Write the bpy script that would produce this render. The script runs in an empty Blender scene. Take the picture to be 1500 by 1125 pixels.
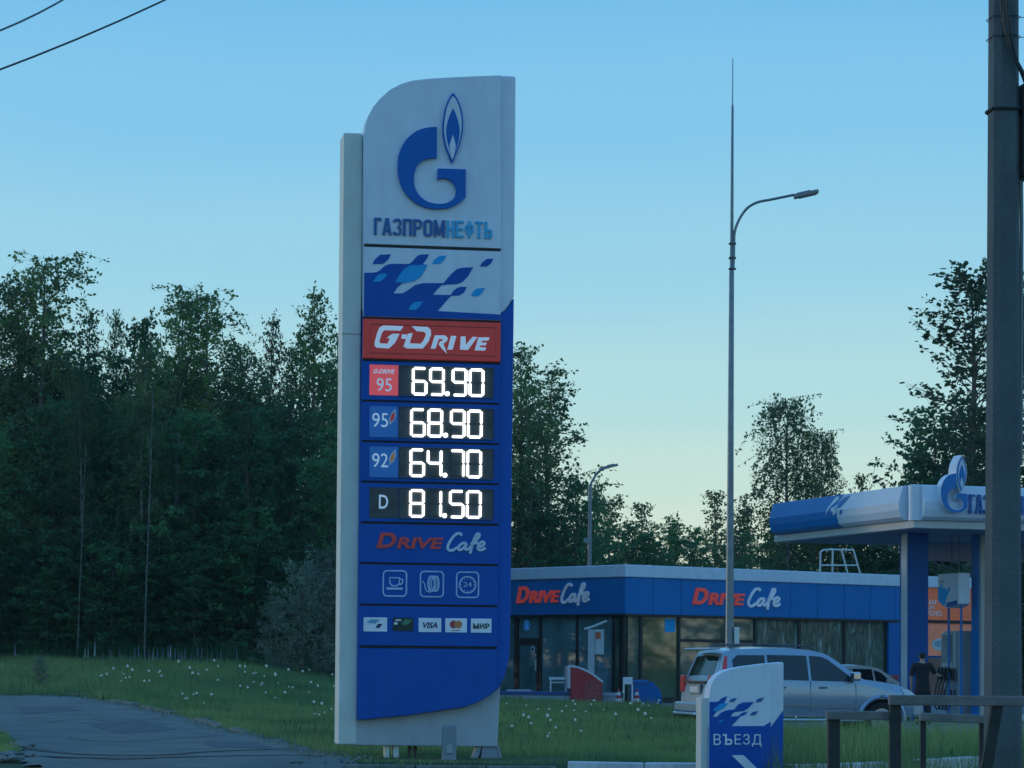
import bpy, bmesh, math, random
import numpy as np
from mathutils import Vector, Matrix, Euler
R = math.radians
random.seed(7); rng = np.random.default_rng(7)
scene = bpy.context.scene
COL = scene.collection

# ------------------------------------------------------------------ camera
FPX, PPU, PPV, ROLL = 3900.0, 750.0, 790.0, 0.0094
EYE = Vector((0.0, 0.0, 1.5))
PITCH = math.atan((968.0 - PPV) / FPX)
cam = bpy.data.cameras.new('camera')
cam.sensor_width = 36.0
cam.lens = FPX / 1500.0 * 36.0
cam.shift_y = (PPV - 562.5) / 1500.0
cam.clip_start = 0.5
cam.clip_end = 6000
cam_ob = bpy.data.objects.new('camera', cam)
COL.objects.link(cam_ob)
CAM_M = Matrix.Rotation(math.pi / 2 + PITCH, 3, 'X') @ Matrix.Rotation(math.atan(ROLL), 3, 'Z')
M4 = CAM_M.to_4x4(); M4.translation = EYE
cam_ob.matrix_world = M4
scene.camera = cam_ob

# ------------------------------------------------------------------ sky and sun
SUN_EL, SUN_AZ = 4.0, -62.0            # degrees; azimuth clockwise from the view direction (+Y)
world = bpy.data.worlds.new('World'); scene.world = world
world.use_nodes = True
wn, wl = world.node_tree.nodes, world.node_tree.links
wn.clear()
w_out = wn.new('ShaderNodeOutputWorld'); w_bg = wn.new('ShaderNodeBackground')
w_sky = wn.new('ShaderNodeTexSky'); w_sky.sky_type = 'NISHITA'; w_sky.sun_disc = False
w_sky.sun_elevation = R(SUN_EL); w_sky.sun_rotation = R(SUN_AZ)
w_tc = wn.new('ShaderNodeTexCoord'); w_sep = wn.new('ShaderNodeSeparateXYZ')
w_ramp = wn.new('ShaderNodeValToRGB'); w_mix = wn.new('ShaderNodeMixRGB'); w_sc = wn.new('ShaderNodeMixRGB')
wl.new(w_tc.outputs['Generated'], w_sep.inputs[0])
def s2l(c):
    return tuple(((x / 255) / 12.92 if x / 255 <= .04045 else ((x / 255 + .055) / 1.055) ** 2.4) for x in c)
sky_stops = [(0.0, (232, 236, 212)), (0.035, (222, 237, 217)), (0.065, (204, 234, 224)), (0.105, (182, 227, 232)),
             (0.155, (156, 215, 238)), (0.205, (134, 203, 241)), (0.26, (116, 192, 240)), (0.5, (104, 176, 240)), (1.0, (92, 158, 232))]
w_ramp.color_ramp.interpolation = 'EASE'
el = w_ramp.color_ramp.elements
while len(el) > 1: el.remove(el[-1])
for i, (p, c) in enumerate(sky_stops):
    e = el[0] if i == 0 else el.new(p)
    e.position = p; e.color = s2l(c) + (1,)
w_no = wn.new('ShaderNodeTexNoise'); w_no.inputs['Scale'].default_value = 2.2; w_no.inputs['Detail'].default_value = 3
w_map = wn.new('ShaderNodeMapping'); w_map.inputs['Scale'].default_value = (1.0, 1.0, 5.0)
wl.new(w_tc.outputs['Generated'], w_map.inputs[0]); wl.new(w_map.outputs[0], w_no.inputs['Vector'])
w_ma = wn.new('ShaderNodeMath'); w_ma.operation = 'MULTIPLY_ADD'; w_ma.inputs[1].default_value = 0.055; w_ma.inputs[2].default_value = -0.0275
wl.new(w_no.outputs['Fac'], w_ma.inputs[0])
w_add = wn.new('ShaderNodeMath'); w_add.operation = 'ADD'
wl.new(w_sep.outputs[2], w_add.inputs[0]); wl.new(w_ma.outputs[0], w_add.inputs[1])
wl.new(w_add.outputs[0], w_ramp.inputs[0])
w_sc.blend_type = 'MULTIPLY'; w_sc.inputs[0].default_value = 1; w_sc.inputs[2].default_value = (.10, .10, .10, 1)
wl.new(w_sky.outputs[0], w_sc.inputs[1])
w_mix.inputs[0].default_value = 0.05
wl.new(w_ramp.outputs[0], w_mix.inputs[1]); wl.new(w_sc.outputs[0], w_mix.inputs[2])
wl.new(w_mix.outputs[0], w_bg.inputs[0]); w_bg.inputs[1].default_value = 1.0
wl.new(w_bg.outputs[0], w_out.inputs[0])

sun = bpy.data.lights.new('sun', 'SUN'); sun.energy = 0.5; sun.angle = R(1.2); sun.color = (1.0, .82, .64)
sun_ob = bpy.data.objects.new('sun', sun); COL.objects.link(sun_ob)
sdir = Vector((math.sin(R(SUN_AZ)) * math.cos(R(SUN_EL)), math.cos(R(SUN_AZ)) * math.cos(R(SUN_EL)), math.sin(R(SUN_EL))))
sun_ob.rotation_euler = sdir.to_track_quat('Z', 'Y').to_euler()
sun_ob.location = (-40, 10, 40)
scene.view_settings.view_transform = 'Standard'; scene.view_settings.look = 'None'
scene.view_settings.exposure = 0.0; scene.view_settings.gamma = 1.0
scene.view_settings.use_curve_mapping = False
try: scene.cycles.max_bounces = 6; scene.cycles.transparent_max_bounces = 8
except Exception: pass

# ------------------------------------------------------------------ geometry of the view (pixels of the 1500x1125 photo -> places)
def ray(u, v):
    d = CAM_M @ Vector(((u - PPU) / FPX, -(v - PPV) / FPX, -1.0))
    return d / d.y                       # unit forward distance
def at(u, v, Y):
    return EYE + ray(u, v) * Y
def on_z(u, v, z):
    d = ray(u, v); return EYE + d * ((z - 1.5) / d.z)

class Frame:
    """upright local frame: x along a face, y into it, z up"""
    def __init__(s, origin, yaw):
        s.o = Vector(origin); s.yaw = yaw
        s.ex = Vector((math.cos(yaw), math.sin(yaw), 0)); s.ey = Vector((-math.sin(yaw), math.cos(yaw), 0))
    def px(s, u, v, y=0.0):
        d = ray(u, v); t = (y - (EYE - s.o).dot(s.ey)) / d.dot(s.ey)
        P = EYE + d * t - s.o
        return (P.dot(s.ex), P.z)
    def loc(s, P):
        q = Vector(P) - s.o; return Vector((q.dot(s.ex), q.dot(s.ey), q.z))
    def wor(s, p):
        return s.o + s.ex * p[0] + s.ey * p[1] + Vector((0, 0, p[2]))

# ------------------------------------------------------------------ materials
MATS = {}
def mat(name, col, rough=0.5, metal=0.0, var=0.12, vs=3.0, bump=0.0, bs=40.0, emit=None, es=0.0, spec=0.5, dirt=0.0, transl=0.0, coat=0.0, hue=0.0, dirtcol=(.12, .11, .09)):
    if name in MATS: return MATS[name]
    m = bpy.data.materials.new(name); m.use_nodes = True
    n, l = m.node_tree.nodes, m.node_tree.links
    b = n['Principled BSDF']
    b.inputs['Roughness'].default_value = rough; b.inputs['Metallic'].default_value = metal
    b.inputs['Specular IOR Level'].default_value = spec
    if coat: b.inputs['Coat Weight'].default_value = coat; b.inputs['Coat Roughness'].default_value = .06
    tc = n.new('ShaderNodeTexCoord')
    no = n.new('ShaderNodeTexNoise'); no.inputs['Scale'].default_value = vs; no.inputs['Detail'].default_value = 6
    l.new(tc.outputs['Object'], no.inputs['Vector'])
    r = n.new('ShaderNodeValToRGB')
    r.color_ramp.elements[0].position = .3; r.color_ramp.elements[1].position = .7
    lo = tuple(c * (1 - var) for c in col); hi = tuple(min(1, c * (1 + var)) for c in col)
    if hue: hi = (min(1, hi[0] * (1 + hue)), hi[1], hi[2] * (1 - hue * .5))
    r.color_ramp.elements[0].color = lo + (1,); r.color_ramp.elements[1].color = hi + (1,)
    l.new(no.outputs['Fac'], r.inputs[0])
    out = r.outputs[0]
    if dirt:
        n2 = n.new('ShaderNodeTexNoise'); n2.inputs['Scale'].default_value = 1.3; n2.inputs['Detail'].default_value = 8; n2.inputs['Roughness'].default_value = .7
        mp = n.new('ShaderNodeMapping'); mp.inputs['Scale'].default_value = (3.5, 3.5, .5)
        l.new(tc.outputs['Object'], mp.inputs[0]); l.new(mp.outputs[0], n2.inputs['Vector'])
        r2 = n.new('ShaderNodeValToRGB'); r2.color_ramp.elements[0].position = .45; r2.color_ramp.elements[1].position = .75
        r2.color_ramp.elements[0].color = (0, 0, 0, 1); r2.color_ramp.elements[1].color = (dirt, dirt, dirt, 1)
        l.new(n2.outputs['Fac'], r2.inputs[0])
        mx = n.new('ShaderNodeMixRGB'); l.new(r2.outputs[0], mx.inputs[0]); l.new(out, mx.inputs[1]); mx.inputs[2].default_value = dirtcol + (1,)
        out = mx.outputs[0]
    l.new(out, b.inputs['Base Color'])
    if bump:
        n3 = n.new('ShaderNodeTexNoise'); n3.inputs['Scale'].default_value = bs; n3.inputs['Detail'].default_value = 5
        l.new(tc.outputs['Object'], n3.inputs['Vector'])
        bp = n.new('ShaderNodeBump'); bp.inputs['Strength'].default_value = bump; bp.inputs['Distance'].default_value = .02
        l.new(n3.outputs['Fac'], bp.inputs['Height']); l.new(bp.outputs[0], b.inputs['Normal'])
    if emit:
        b.inputs['Emission Color'].default_value = emit + (1,); b.inputs['Emission Strength'].default_value = es
    if transl:
        tr = n.new('ShaderNodeBsdfTranslucent'); l.new(out, tr.inputs[0])
        ms = n.new('ShaderNodeMixShader'); ms.inputs[0].default_value = transl
        l.new(b.outputs[0], ms.inputs[1]); l.new(tr.outputs[0], ms.inputs[2])
        l.new(ms.outputs[0], n['Material Output'].inputs[0])
    MATS[name] = m
    return m

WHITE = mat('sign_white', (.66, .76, .86), .45, var=.04, dirt=.3, dirtcol=(.42, .47, .5))
BLUE = mat('sign_blue', (.001, .088, .42), .5, var=.06, spec=.25, dirt=.25, dirtcol=(.02, .10, .30))
BLUE2 = mat('sign_blue_shell', (.001, .098, .45), .5, var=.05, spec=.25)
LBLUE = mat('sign_light_blue', (.01, .36, .75), .5, var=.05, spec=.3)
DBLUE = mat('sign_dark_blue', (.002, .11, .36), .4, var=.05)
LOGO = mat('logo_blue', (.002, .13, .48), .5, var=.04, spec=.25)
CYAN = mat('letter_cyan', (.02, .42, .72), .4, var=.05)
GREYCOL = mat('sign_grey_metal', (.63, .69, .65), .5, var=.06, dirt=.25, dirtcol=(.4, .42, .38))
LITWHITE = mat('lit_letter_white', (.75, .8, .85), .4, var=.03, emit=(.55, .75, 1.0), es=.22)
REDP = mat('lit_red_panel', (.55, .035, .03), .4, var=.06, emit=(1.0, .09, .08), es=.075)
REDL = mat('lit_red_label', (.6, .07, .08), .4, var=.05, emit=(1.0, .13, .16), es=.33)
REDD = mat('dim_red_letter', (.45, .05, .05), .45, var=.08, emit=(1.0, .12, .14), es=.035)
REDB = mat('building_red_letter', (.6, .05, .04), .45, var=.08, emit=(1.0, .12, .10), es=.14)
PALE = mat('pale_print', (.55, .66, .8), .5, var=.05)
DIGIT = mat('led_digit', (.9, .9, .9), .4, var=.01, emit=(1, 1, .96), es=2.6)
DISP = mat('display_black', (.05, .065, .07), .5, var=.3, vs=6)
LAB_B = mat('label_blue', (.01, .16, .5), .4, var=.06, emit=(.05, .3, .9), es=.06)
BLACK = mat('seam_black', (.01, .012, .015), .6, var=.2)
EDGE = mat('panel_edge', (.02, .07, .2), .5, var=.1)

# ------------------------------------------------------------------ mesh helper
class MB:
    def __init__(s): s.v = []; s.f = []
    def add(s, vs, fs):
        o = len(s.v); s.v += [tuple(p) for p in vs]; s.f += [tuple(i + o for i in f) for f in fs]
        return s
    def box(s, x0, x1, y0, y1, z0, z1, M=None):
        vs = [Vector(p) for p in ((x0, y0, z0), (x1, y0, z0), (x1, y1, z0), (x0, y1, z0), (x0, y0, z1), (x1, y0, z1), (x1, y1, z1), (x0, y1, z1))]
        if M is not None: vs = [M @ p for p in vs]
        return s.add(vs, [(0, 3, 2, 1), (4, 5, 6, 7), (0, 1, 5, 4), (1, 2, 6, 5), (2, 3, 7, 6), (3, 0, 4, 7)])
    def prism(s, pts, y0, y1):
        """polygon of (x, z) points, from y0 (front) to y1"""
        n = len(pts)
        a = sum(pts[i][0] * pts[(i + 1) % n][1] - pts[(i + 1) % n][0] * pts[i][1] for i in range(n))
        if a < 0: pts = list(reversed(pts))
        vs = [(p[0], y0, p[1]) for p in pts] + [(p[0], y1, p[1]) for p in pts]
        fs = [tuple(range(n)), tuple(range(2 * n - 1, n - 1, -1))]
        fs += [(i, i + n, (i + 1) % n + n, (i + 1) % n) for i in range(n)]
        return s.add(vs, fs)
    def ribbon(s, pts, w, y0, y1, closed=False):
        n = len(pts); L = []; Rr = []
        for i in range(n):
            a = pts[(i - 1) % n] if (closed or i > 0) else pts[i]
            b = pts[(i + 1) % n] if (closed or i < n - 1) else pts[i]
            dx, dz = b[0] - a[0], b[1] - a[1]; d = math.hypot(dx, dz) or 1
            ww = w[i] if isinstance(w, (list, tuple)) else w
            nx, nz = -dz / d * ww / 2, dx / d * ww / 2
            L.append((pts[i][0] + nx, pts[i][1] + nz)); Rr.append((pts[i][0] - nx, pts[i][1] - nz))
        vs = [(p[0], y0, p[1]) for p in L] + [(p[0], y0, p[1]) for p in Rr] + [(p[0], y1, p[1]) for p in L] + [(p[0], y1, p[1]) for p in Rr]
        fs = []
        for i in range(n if closed else n - 1):
            j = (i + 1) % n
            fs += [(i, i + n, j + n, j), (i + 2 * n, j + 2 * n, j + 3 * n, i + 3 * n), (i, j, j + 2 * n, i + 2 * n), (i + n, i + 3 * n, j + 3 * n, j + n)]
        if not closed:
            fs += [(0, 2 * n, 3 * n, n), (n - 1, 2 * n - 1, 4 * n - 1, 3 * n - 1)]
        return s.add(vs, fs)
    def tube(s, path, rad, seg=8, caps=True):
        path = [Vector(p) for p in path]; n = len(path)
        if not isinstance(rad, (list, tuple)): rad = [rad] * n
        up = None; rings = []
        for i in range(n):
            t = (path[min(i + 1, n - 1)] - path[max(i - 1, 0)]).normalized()
            if up is None: up = Vector((0, 0, 1)) if abs(t.z) < .9 else Vector((1, 0, 0))
            a = t.cross(up)
            if a.length < 1e-5: a = t.cross(Vector((0, 1, 0)))
            a.normalize(); b = t.cross(a).normalized(); up = -b if False else up
            rings.append([path[i] + (a * math.cos(k * 2 * math.pi / seg) + b * math.sin(k * 2 * math.pi / seg)) * rad[i] for k in range(seg)])
        vs = [p for r in rings for p in r]; fs = []
        for i in range(n - 1):
            for k in range(seg):
                k2 = (k + 1) % seg
                fs.append((i * seg + k, i * seg + k2, (i + 1) * seg + k2, (i + 1) * seg + k))
        if caps: fs += [tuple(range(seg - 1, -1, -1)), tuple((n - 1) * seg + k for k in range(seg))]
        return s.add(vs, fs)
    def lathe(s, prof, seg=16, c=(0, 0, 0), axis='z'):
        vs = []; n = len(prof)
        for (r, h) in prof:
            for k in range(seg):
                a = 2 * math.pi * k / seg
                p = (r * math.cos(a), r * math.sin(a), h)
                if axis == 'y': p = (p[0], p[2], p[1])
                if axis == 'x': p = (p[2], p[0], p[1])
                vs.append((p[0] + c[0], p[1] + c[1], p[2] + c[2]))
        fs = []
        for i in range(n - 1):
            for k in range(seg):
                k2 = (k + 1) % seg; fs.append((i * seg + k, i * seg + k2, (i + 1) * seg + k2, (i + 1) * seg + k))
        fs += [tuple(range(seg - 1, -1, -1)), tuple((n - 1) * seg + k for k in range(seg))]
        return s.add(vs, fs)
    def build(s, name, m, parent=None, bevel=0.0, smooth=False, seg=2, fix=True):
        me = bpy.data.meshes.new(name); me.from_pydata(s.v, [], s.f); me.validate(); me.update()
        if fix:
            bm = bmesh.new(); bm.from_mesh(me); bmesh.ops.recalc_face_normals(bm, faces=bm.faces); bm.to_mesh(me); bm.free()
        me.materials.append(m)
        o = bpy.data.objects.new(name, me); COL.objects.link(o)
        if parent is not None: o.parent = parent
        if smooth:
            me.polygons.foreach_set('use_smooth', [True] * len(me.polygons))
            try: me.set_sharp_from_angle(angle=R(38))
            except Exception: pass
        if bevel:
            b = o.modifiers.new('bevel', 'BEVEL'); b.width = bevel; b.segments = seg; b.limit_method = 'ANGLE'; b.angle_limit = R(40)
        return o

def tag(o, label=None, cat=None, group=None, kind=None):
    if label: o['label'] = label
    if cat: o['category'] = cat
    if group: o['group'] = group
    if kind: o['kind'] = kind
    return o
def empty(name, loc, yaw=0.0, label=None, cat=None, group=None):
    o = bpy.data.objects.new(name, None); COL.objects.link(o)
    o.location = loc; o.rotation_euler = (0, 0, yaw); o.empty_display_size = .3
    return tag(o, label, cat, group)
KIDS = {}
def copy_tree(o, parent=None):
    c = o.copy(); COL.objects.link(c)
    if parent is not None: c.parent = parent
    for ch in o.children: copy_tree(ch, c)
    return c
def smoothstep(x):
    x = np.clip(x, 0, 1); return x * x * (3 - 2 * x)
def catmull(pts, k=6):
    out = []; n = len(pts)
    for i in range(n - 1):
        p0, p1, p2, p3 = pts[max(i - 1, 0)], pts[i], pts[i + 1], pts[min(i + 2, n - 1)]
        for j in range(k):
            t = j / k
            out.append(tuple(.5 * ((2 * b) + (-a + c) * t + (2 * a - 5 * b + 4 * c - d) * t * t + (-a + 3 * b - 3 * c + d) * t ** 3) for a, b, c, d in zip(p0, p1, p2, p3)))
    out.append(tuple(pts[-1])); return out
def closed_smooth(pts, k=3):
    q = [pts[-2], pts[-1]] + list(pts) + [pts[0], pts[1], pts[2]]
    out = []
    for i in range(2, len(pts) + 2):
        p0, p1, p2, p3 = q[i - 1], q[i], q[i + 1], q[i + 2]
        for j in range(k):
            t = j / k
            out.append(tuple(.5 * ((2 * b) + (-a + c) * t + (2 * a - 5 * b + 4 * c - d) * t * t + (-a + 3 * b - 3 * c + d) * t ** 3) for a, b, c, d in zip(p0, p1, p2, p3)))
    return out

# ------------------------------------------------------------------ lettering
def text_verts(txt, bold=0.0, spacing=1.0):
    cu = bpy.data.curves.new('t', 'FONT'); cu.body = txt; cu.size = 1; cu.offset = bold; cu.extrude = .05; cu.space_character = spacing
    cu.resolution_u = 4
    o = bpy.data.objects.new('t', cu); COL.objects.link(o)
    dg = bpy.context.evaluated_depsgraph_get(); dg.update()
    me = bpy.data.meshes.new_from_object(o.evaluated_get(dg))
    v = [tuple(p.co) for p in me.vertices]; f = [tuple(p.vertices) for p in me.polygons]
    bpy.data.objects.remove(o); bpy.data.curves.remove(cu); bpy.data.meshes.remove(me)
    return v, f
TXT = {}
def letters(mb, txt, x0, x1, z0, z1, y0, y1, bold=0.0, shear=0.0, spacing=1.0):
    """words fitted to the rectangle x0..x1, z0..z1 of the local face"""
    key = (txt, bold, spacing)
    if key not in TXT: TXT[key] = text_verts(txt, bold, spacing)
    v, f = TXT[key]
    a = np.array(v); mn, mx = a.min(0), a.max(0)
    h = z1 - z0; sh = shear * h
    out = []
    for p in a:
        t = (p[1] - mn[1]) / (mx[1] - mn[1])
        x = x0 + (p[0] - mn[0]) / (mx[0] - mn[0]) * (x1 - x0 - sh) + t * sh
        out.append((x, y0 if p[2] > 0 else y1, z0 + t * h))
    mb.add(out, f); return mb
def soft_sign(mb, x0, x1, z0, z1, y0, y1, t, hard=False):
    h = z1 - z0; w = x1 - x0; xs = x0 + (w * .24 if hard else 0)
    mb.box(xs, xs + t, y0, y1, z0, z1)
    if hard: mb.box(x0, xs - .0005, y0, y1, z1 - t, z1)
    q = [(xs + t * 1.02, z0 + h * .56 - t * .5), (x1 - w * .22, z0 + h * .56 - t * .5), (x1 - t * .55, z0 + h * .44), (x1 - t * .5, z0 + h * .28), (x1 - t * .6, z0 + h * .14), (x1 - w * .22, z0 + t * .5), (xs + t * 1.02, z0 + t * .5)]
    mb.ribbon(q, t, y0, y1); return mb
BLOCK = {   # heavy condensed capitals: bars (x0, x1, z0, z1) and slanted strokes, in a unit cell; T = stem
    'Г': (['L', 't'], []), 'П': (['L', 'R', 't'], []), 'Н': (['L', 'R', 'm'], []), 'Е': (['L', 't', 'm', 'b'], []), 'Т': (['C', 't'], []),
    'А': (['a'], [[(.12, 0), (.46, 1)], [(.88, 0), (.54, 1)]]), 'М': (['L', 'R'], [[(.14, .97), (.5, .12)], [(.86, .97), (.5, .12)]]),
    'О': (['O'], []), 'Р': (['L', 'P'], []), 'З': (['Z'], []), 'Ф': (['C', 'F'], [])}
def block(mb, txt, x0, x1, z0, z1, y0, y1, T=.30, gap=.14):
    wts = [{'М': 1.25, 'Ф': 1.2, 'Г': .8}.get(c, 1.0) for c in txt]; tot = sum(wts) + gap * (len(txt) - 1); u = (x1 - x0) / tot; x = x0; h = z1 - z0
    for i, c in enumerate(txt):
        w = u * wts[i]; t = u * T; th = min(t, h * .17); bars, strokes = BLOCK[c]; e = 0
        def bx(a, b, c_, d): 
            nonlocal e
            mb.box(a, b, y0 - .0006 * e, y1, c_, d); e += 1
        for k in bars:
            if k == 'L': bx(x, x + t, z0, z1)
            if k == 'R': bx(x + w - t, x + w, z0, z1)
            if k == 'C': bx(x + w / 2 - t / 2, x + w / 2 + t / 2, z0, z1)
            if k == 't': bx(x, x + w, z1 - th, z1)
            if k == 'b': bx(x, x + w, z0, z0 + th)
            if k == 'm': bx(x, x + w * (.9 if c == 'Е' else 1), z0 + h * .5 - th / 2, z0 + h * .5 + th / 2)
            if k == 'a': bx(x + w * .2, x + w * .8, z0 + h * .2, z0 + h * .2 + th)
            if k == 'O':
                r = w * .28; p = [(x + w - t / 2, z0 + r), (x + w - t / 2, z1 - r), (x + w - r, z1 - t / 2), (x + r, z1 - t / 2), (x + t / 2, z1 - r), (x + t / 2, z0 + r), (x + r, z0 + t / 2), (x + w - r, z0 + t / 2)]
                mb.ribbon(p, t, y0, y1, closed=True)
            if k == 'P': mb.ribbon([(x + t * .6, z1 - th / 2), (x + w * .66, z1 - th / 2), (x + w - t / 2, z1 - h * .16), (x + w - t / 2, z1 - h * .36), (x + w * .66, z1 - h * .52), (x + t * .6, z1 - h * .52)], t * .9, y0 - .001, y1)
            if k == 'Z': mb.ribbon([(x + t * .3, z1 - h * .2), (x + w * .3, z1 - t / 2), (x + w * .7, z1 - t / 2), (x + w - t / 2, z1 - h * .18), (x + w - t / 2, z1 - h * .36), (x + w * .62, z0 + h * .5), (x + w - t / 2, z0 + h * .36), (x + w - t / 2, z0 + h * .18), (x + w * .7, z0 + t / 2), (x + w * .3, z0 + t / 2), (x + t * .3, z0 + h * .2)], t * .9, y0, y1)
            if k == 'F':
                q = [(x + w / 2 + (w - t) / 2 * math.cos(a), z0 + h * .53 + h * .27 * math.sin(a)) for a in np.linspace(0, 2 * math.pi, 13)[:-1]]
                mb.ribbon(q, t * .9, y0 - .001, y1, closed=True)
        for st in strokes:
            mb.ribbon([(x + w * p[0], z0 + h * p[1]) for p in st], t * .9, y0 - .0008 * (1 + strokes.index(st)), y1)
        x += w + u * gap
    return mb
CAFE = [
    [(462, 268), (458, 256), (444, 254), (428, 272), (412, 305), (402, 340), (408, 360), (424, 360), (444, 342)],
    [(484, 316), (470, 314), (456, 326), (448, 346), (454, 358), (466, 352), (480, 330), (486, 316)],
    [(486, 316), (478, 342), (484, 356), (500, 340), (520, 306), (538, 272), (540, 256), (530, 254), (520, 280), (510, 322), (504, 356), (500, 380)],
    [(502, 318), (534, 310)],
    [(532, 340), (550, 332), (562, 316), (556, 304), (544, 310), (534, 334), (536, 352), (550, 356), (568, 342)]]
def cafe(mb, x0, x1, z0, z1, y0, y1, w=None):
    W = w or (x1 - x0) * .058
    for k, st in enumerate(CAFE):
        pts = [(x0 + (x - 400) / 170 * (x1 - x0), z1 - (z - 252) / 130 * (z1 - z0)) for x, z in st]
        pts = catmull(pts, 5)
        mb.ribbon(pts, W, y0 - .0008 * k, y1)
    return mb
def drive(mb, x0, x1, z0, z1, y0, y1):
    w = x1 - x0; h = z1 - z0
    letters(mb, 'D', x0, x0 + w * .33, z0, z1, y0, y1, .035, .30)
    letters(mb, 'RIVE', x0 + w * .30, x1, z0, z0 + h * .72, y0 - .001, y1, .035, .28)
    return mb
G_OUT = [(642,385),(600,387),(560,395),(525,408),(500,425),(475,447),(455,470),(437,500),(425,530),(416,565),(413,600),(413,640),(418,680),(428,715),(440,745),(458,775),(480,800),(505,822),(530,840),(560,853),(590,862),(620,867),(650,868),(680,867),(710,862),(738,852),(765,838),(790,820),(812,800),
         (812,635),(650,630),(645,700),(655,692),(668,688),(685,687),(702,690),(720,699),(735,712),(747,728),(755,750),(756,770),(752,790),(742,806),(726,820),(708,830),(688,836),(665,839),(640,838),(615,834),(590,826),(566,812),(545,795),(530,776),(518,755),(510,728),(507,700),(508,673),(514,645),(523,622),(536,603),(550,590),(566,580),(585,574),(612,570),(642,568)]
FL_OUT = [(738,183),(752,203),(765,225),(777,252),(786,280),(793,315),(797,350),(797,385),(794,420),(787,455),(778,490),(767,520),(755,550),(744,577),(732,602),(720,577),(710,550),(698,520),(689,490),(682,455),(677,420),(676,385),(679,350),(684,315),(690,280),(700,252),(711,225),(724,203)]
FL_IN = [(738,275),(750,300),(761,330),(769,358),(775,385),(777,415),(774,445),(768,475),(758,510),(748,545),(734,590),(722,545),(713,510),(704,475),(699,445),(696,415),(699,385),(704,358),(713,330),(725,300)]
FL_W = [(736,432),(745,458),(752,488),(753,510),(749,532),(743,555),(734,580),(726,555),(720,532),(717,510),(718,488),(727,458)]
def scale_about(pts, k):
    cx = sum(p[0] for p in pts) / len(pts); cy = sum(p[1] for p in pts) / len(pts)
    return [(cx + (p[0] - cx) * k, cy + (p[1] - cy) * (k if k > 1 else k)) for p in pts]

# ------------------------------------------------------------------ ground
EDGE_X = [-60, -20, -12, -8, -5.5, -3, 0, 3.8, 5.2, 8.3, 14, 30]
EDGE_Y = [160, 150, 140, 101, 98, 93, 88.5, 62.5, 50.5, 47.5, 46, 44]     # the lawn ends here, the station yard begins
NEAR_X = [-60, -9, -2.9, -2.2, 2.4, 3.4, 5.0, 6.6, 12, 40]
NEAR_Y = [33.2, 33.2, 33.4, 33.8, 33.9, 33.4, 35.0, 37.5, 40, 42]               # the lawn begins here, behind the kerb of the main road
def edge_y(x): return np.interp(x, EDGE_X, EDGE_Y)
def near_y(x): return np.interp(x, NEAR_X, NEAR_Y)
def gh(x, y):
    x = np.asarray(x, float); y = np.asarray(y, float)
    base = .2 + .14 * smoothstep((y - 36) / 14) * (1 - .75 * smoothstep((x - 2.5) / 2.5))
    base = base + smoothstep((-1.5 - x) / 8.0) * smoothstep((y - 40) / 46) * .92
    base = base - smoothstep((y - 60) / 28) * .27 * smoothstep((x + 3.5) / 3)
    d = edge_y(x) - y
    far = smoothstep((y - 118) / 30) * .9
    a = smoothstep(d / 2.2 + .15)
    h = base * a + (-.05 + far) * (1 - a)
    k = smoothstep((y - near_y(x) + .25) / (.5 + 3 * smoothstep((-2.3 - x) / 1.0)) + .85 * smoothstep((-2.3 - x) / 1.0))
    h = h * k + (1 - k) * .02
    h = h + (np.sin(x * .45 + y * .3) * .012 + np.sin(y * .25 - x * .3) * .015) * a * k
    return h
def ground_hit(u, v):
    d = ray(u, v); lo, hi = 20.0, 140.0
    t = 20.0
    while t < 200:
        P = EYE + d * t
        if P.z <= float(gh(P.x, P.y)): break
        t += .25
    return EYE + d * t

GRASSG = mat('ground_earth_green', (.035, .06, .018), .95, var=.35, vs=1.5, bump=.6, bs=12)
ASPH = mat('asphalt', (.135, .15, .13), .9, var=.2, vs=1.2, bump=.5, bs=60, dirt=.4, dirtcol=(.13, .15, .16))
ASPH2 = mat('asphalt_road', (.06, .08, .092), .9, var=.25, vs=.8, bump=.5, bs=50)
YARD = mat('yard_paving', (.16, .17, .18), .9, var=.15, vs=.6, bump=.3, bs=30)

def grid_mesh(name, xs, ys, hf, m, kind='structure'):
    X, Y = np.meshgrid(xs, ys); Z = hf(X, Y)
    v = np.stack([X, Y, Z], -1).reshape(-1, 3); nx, ny = len(xs), len(ys)
    i = np.arange(nx * ny).reshape(ny, nx)
    f = np.stack([i[:-1, :-1], i[:-1, 1:], i[1:, 1:], i[1:, :-1]], -1).reshape(-1, 4)
    me = bpy.data.meshes.new(name); me.from_pydata(v.tolist(), [], f.tolist()); me.update()
    me.polygons.foreach_set('use_smooth', [True] * len(me.polygons))
    me.materials.append(m); o = bpy.data.objects.new(name, me); COL.objects.link(o)
    return tag(o, kind=kind)
xs = np.concatenate([[-3000, -800, -200, -90, -60, -45], np.arange(-36, 30, .5), [34, 40, 50, 70, 120, 250, 900, 3000]])
ys = np.concatenate([[-500, -100, -20, 0, 10, 20, 28], np.arange(31, 112, .5), [115, 120, 126, 134, 142, 150, 170, 220, 400, 1000, 4500]])
grid_mesh('ground', xs, ys, gh, GRASSG)

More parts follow.
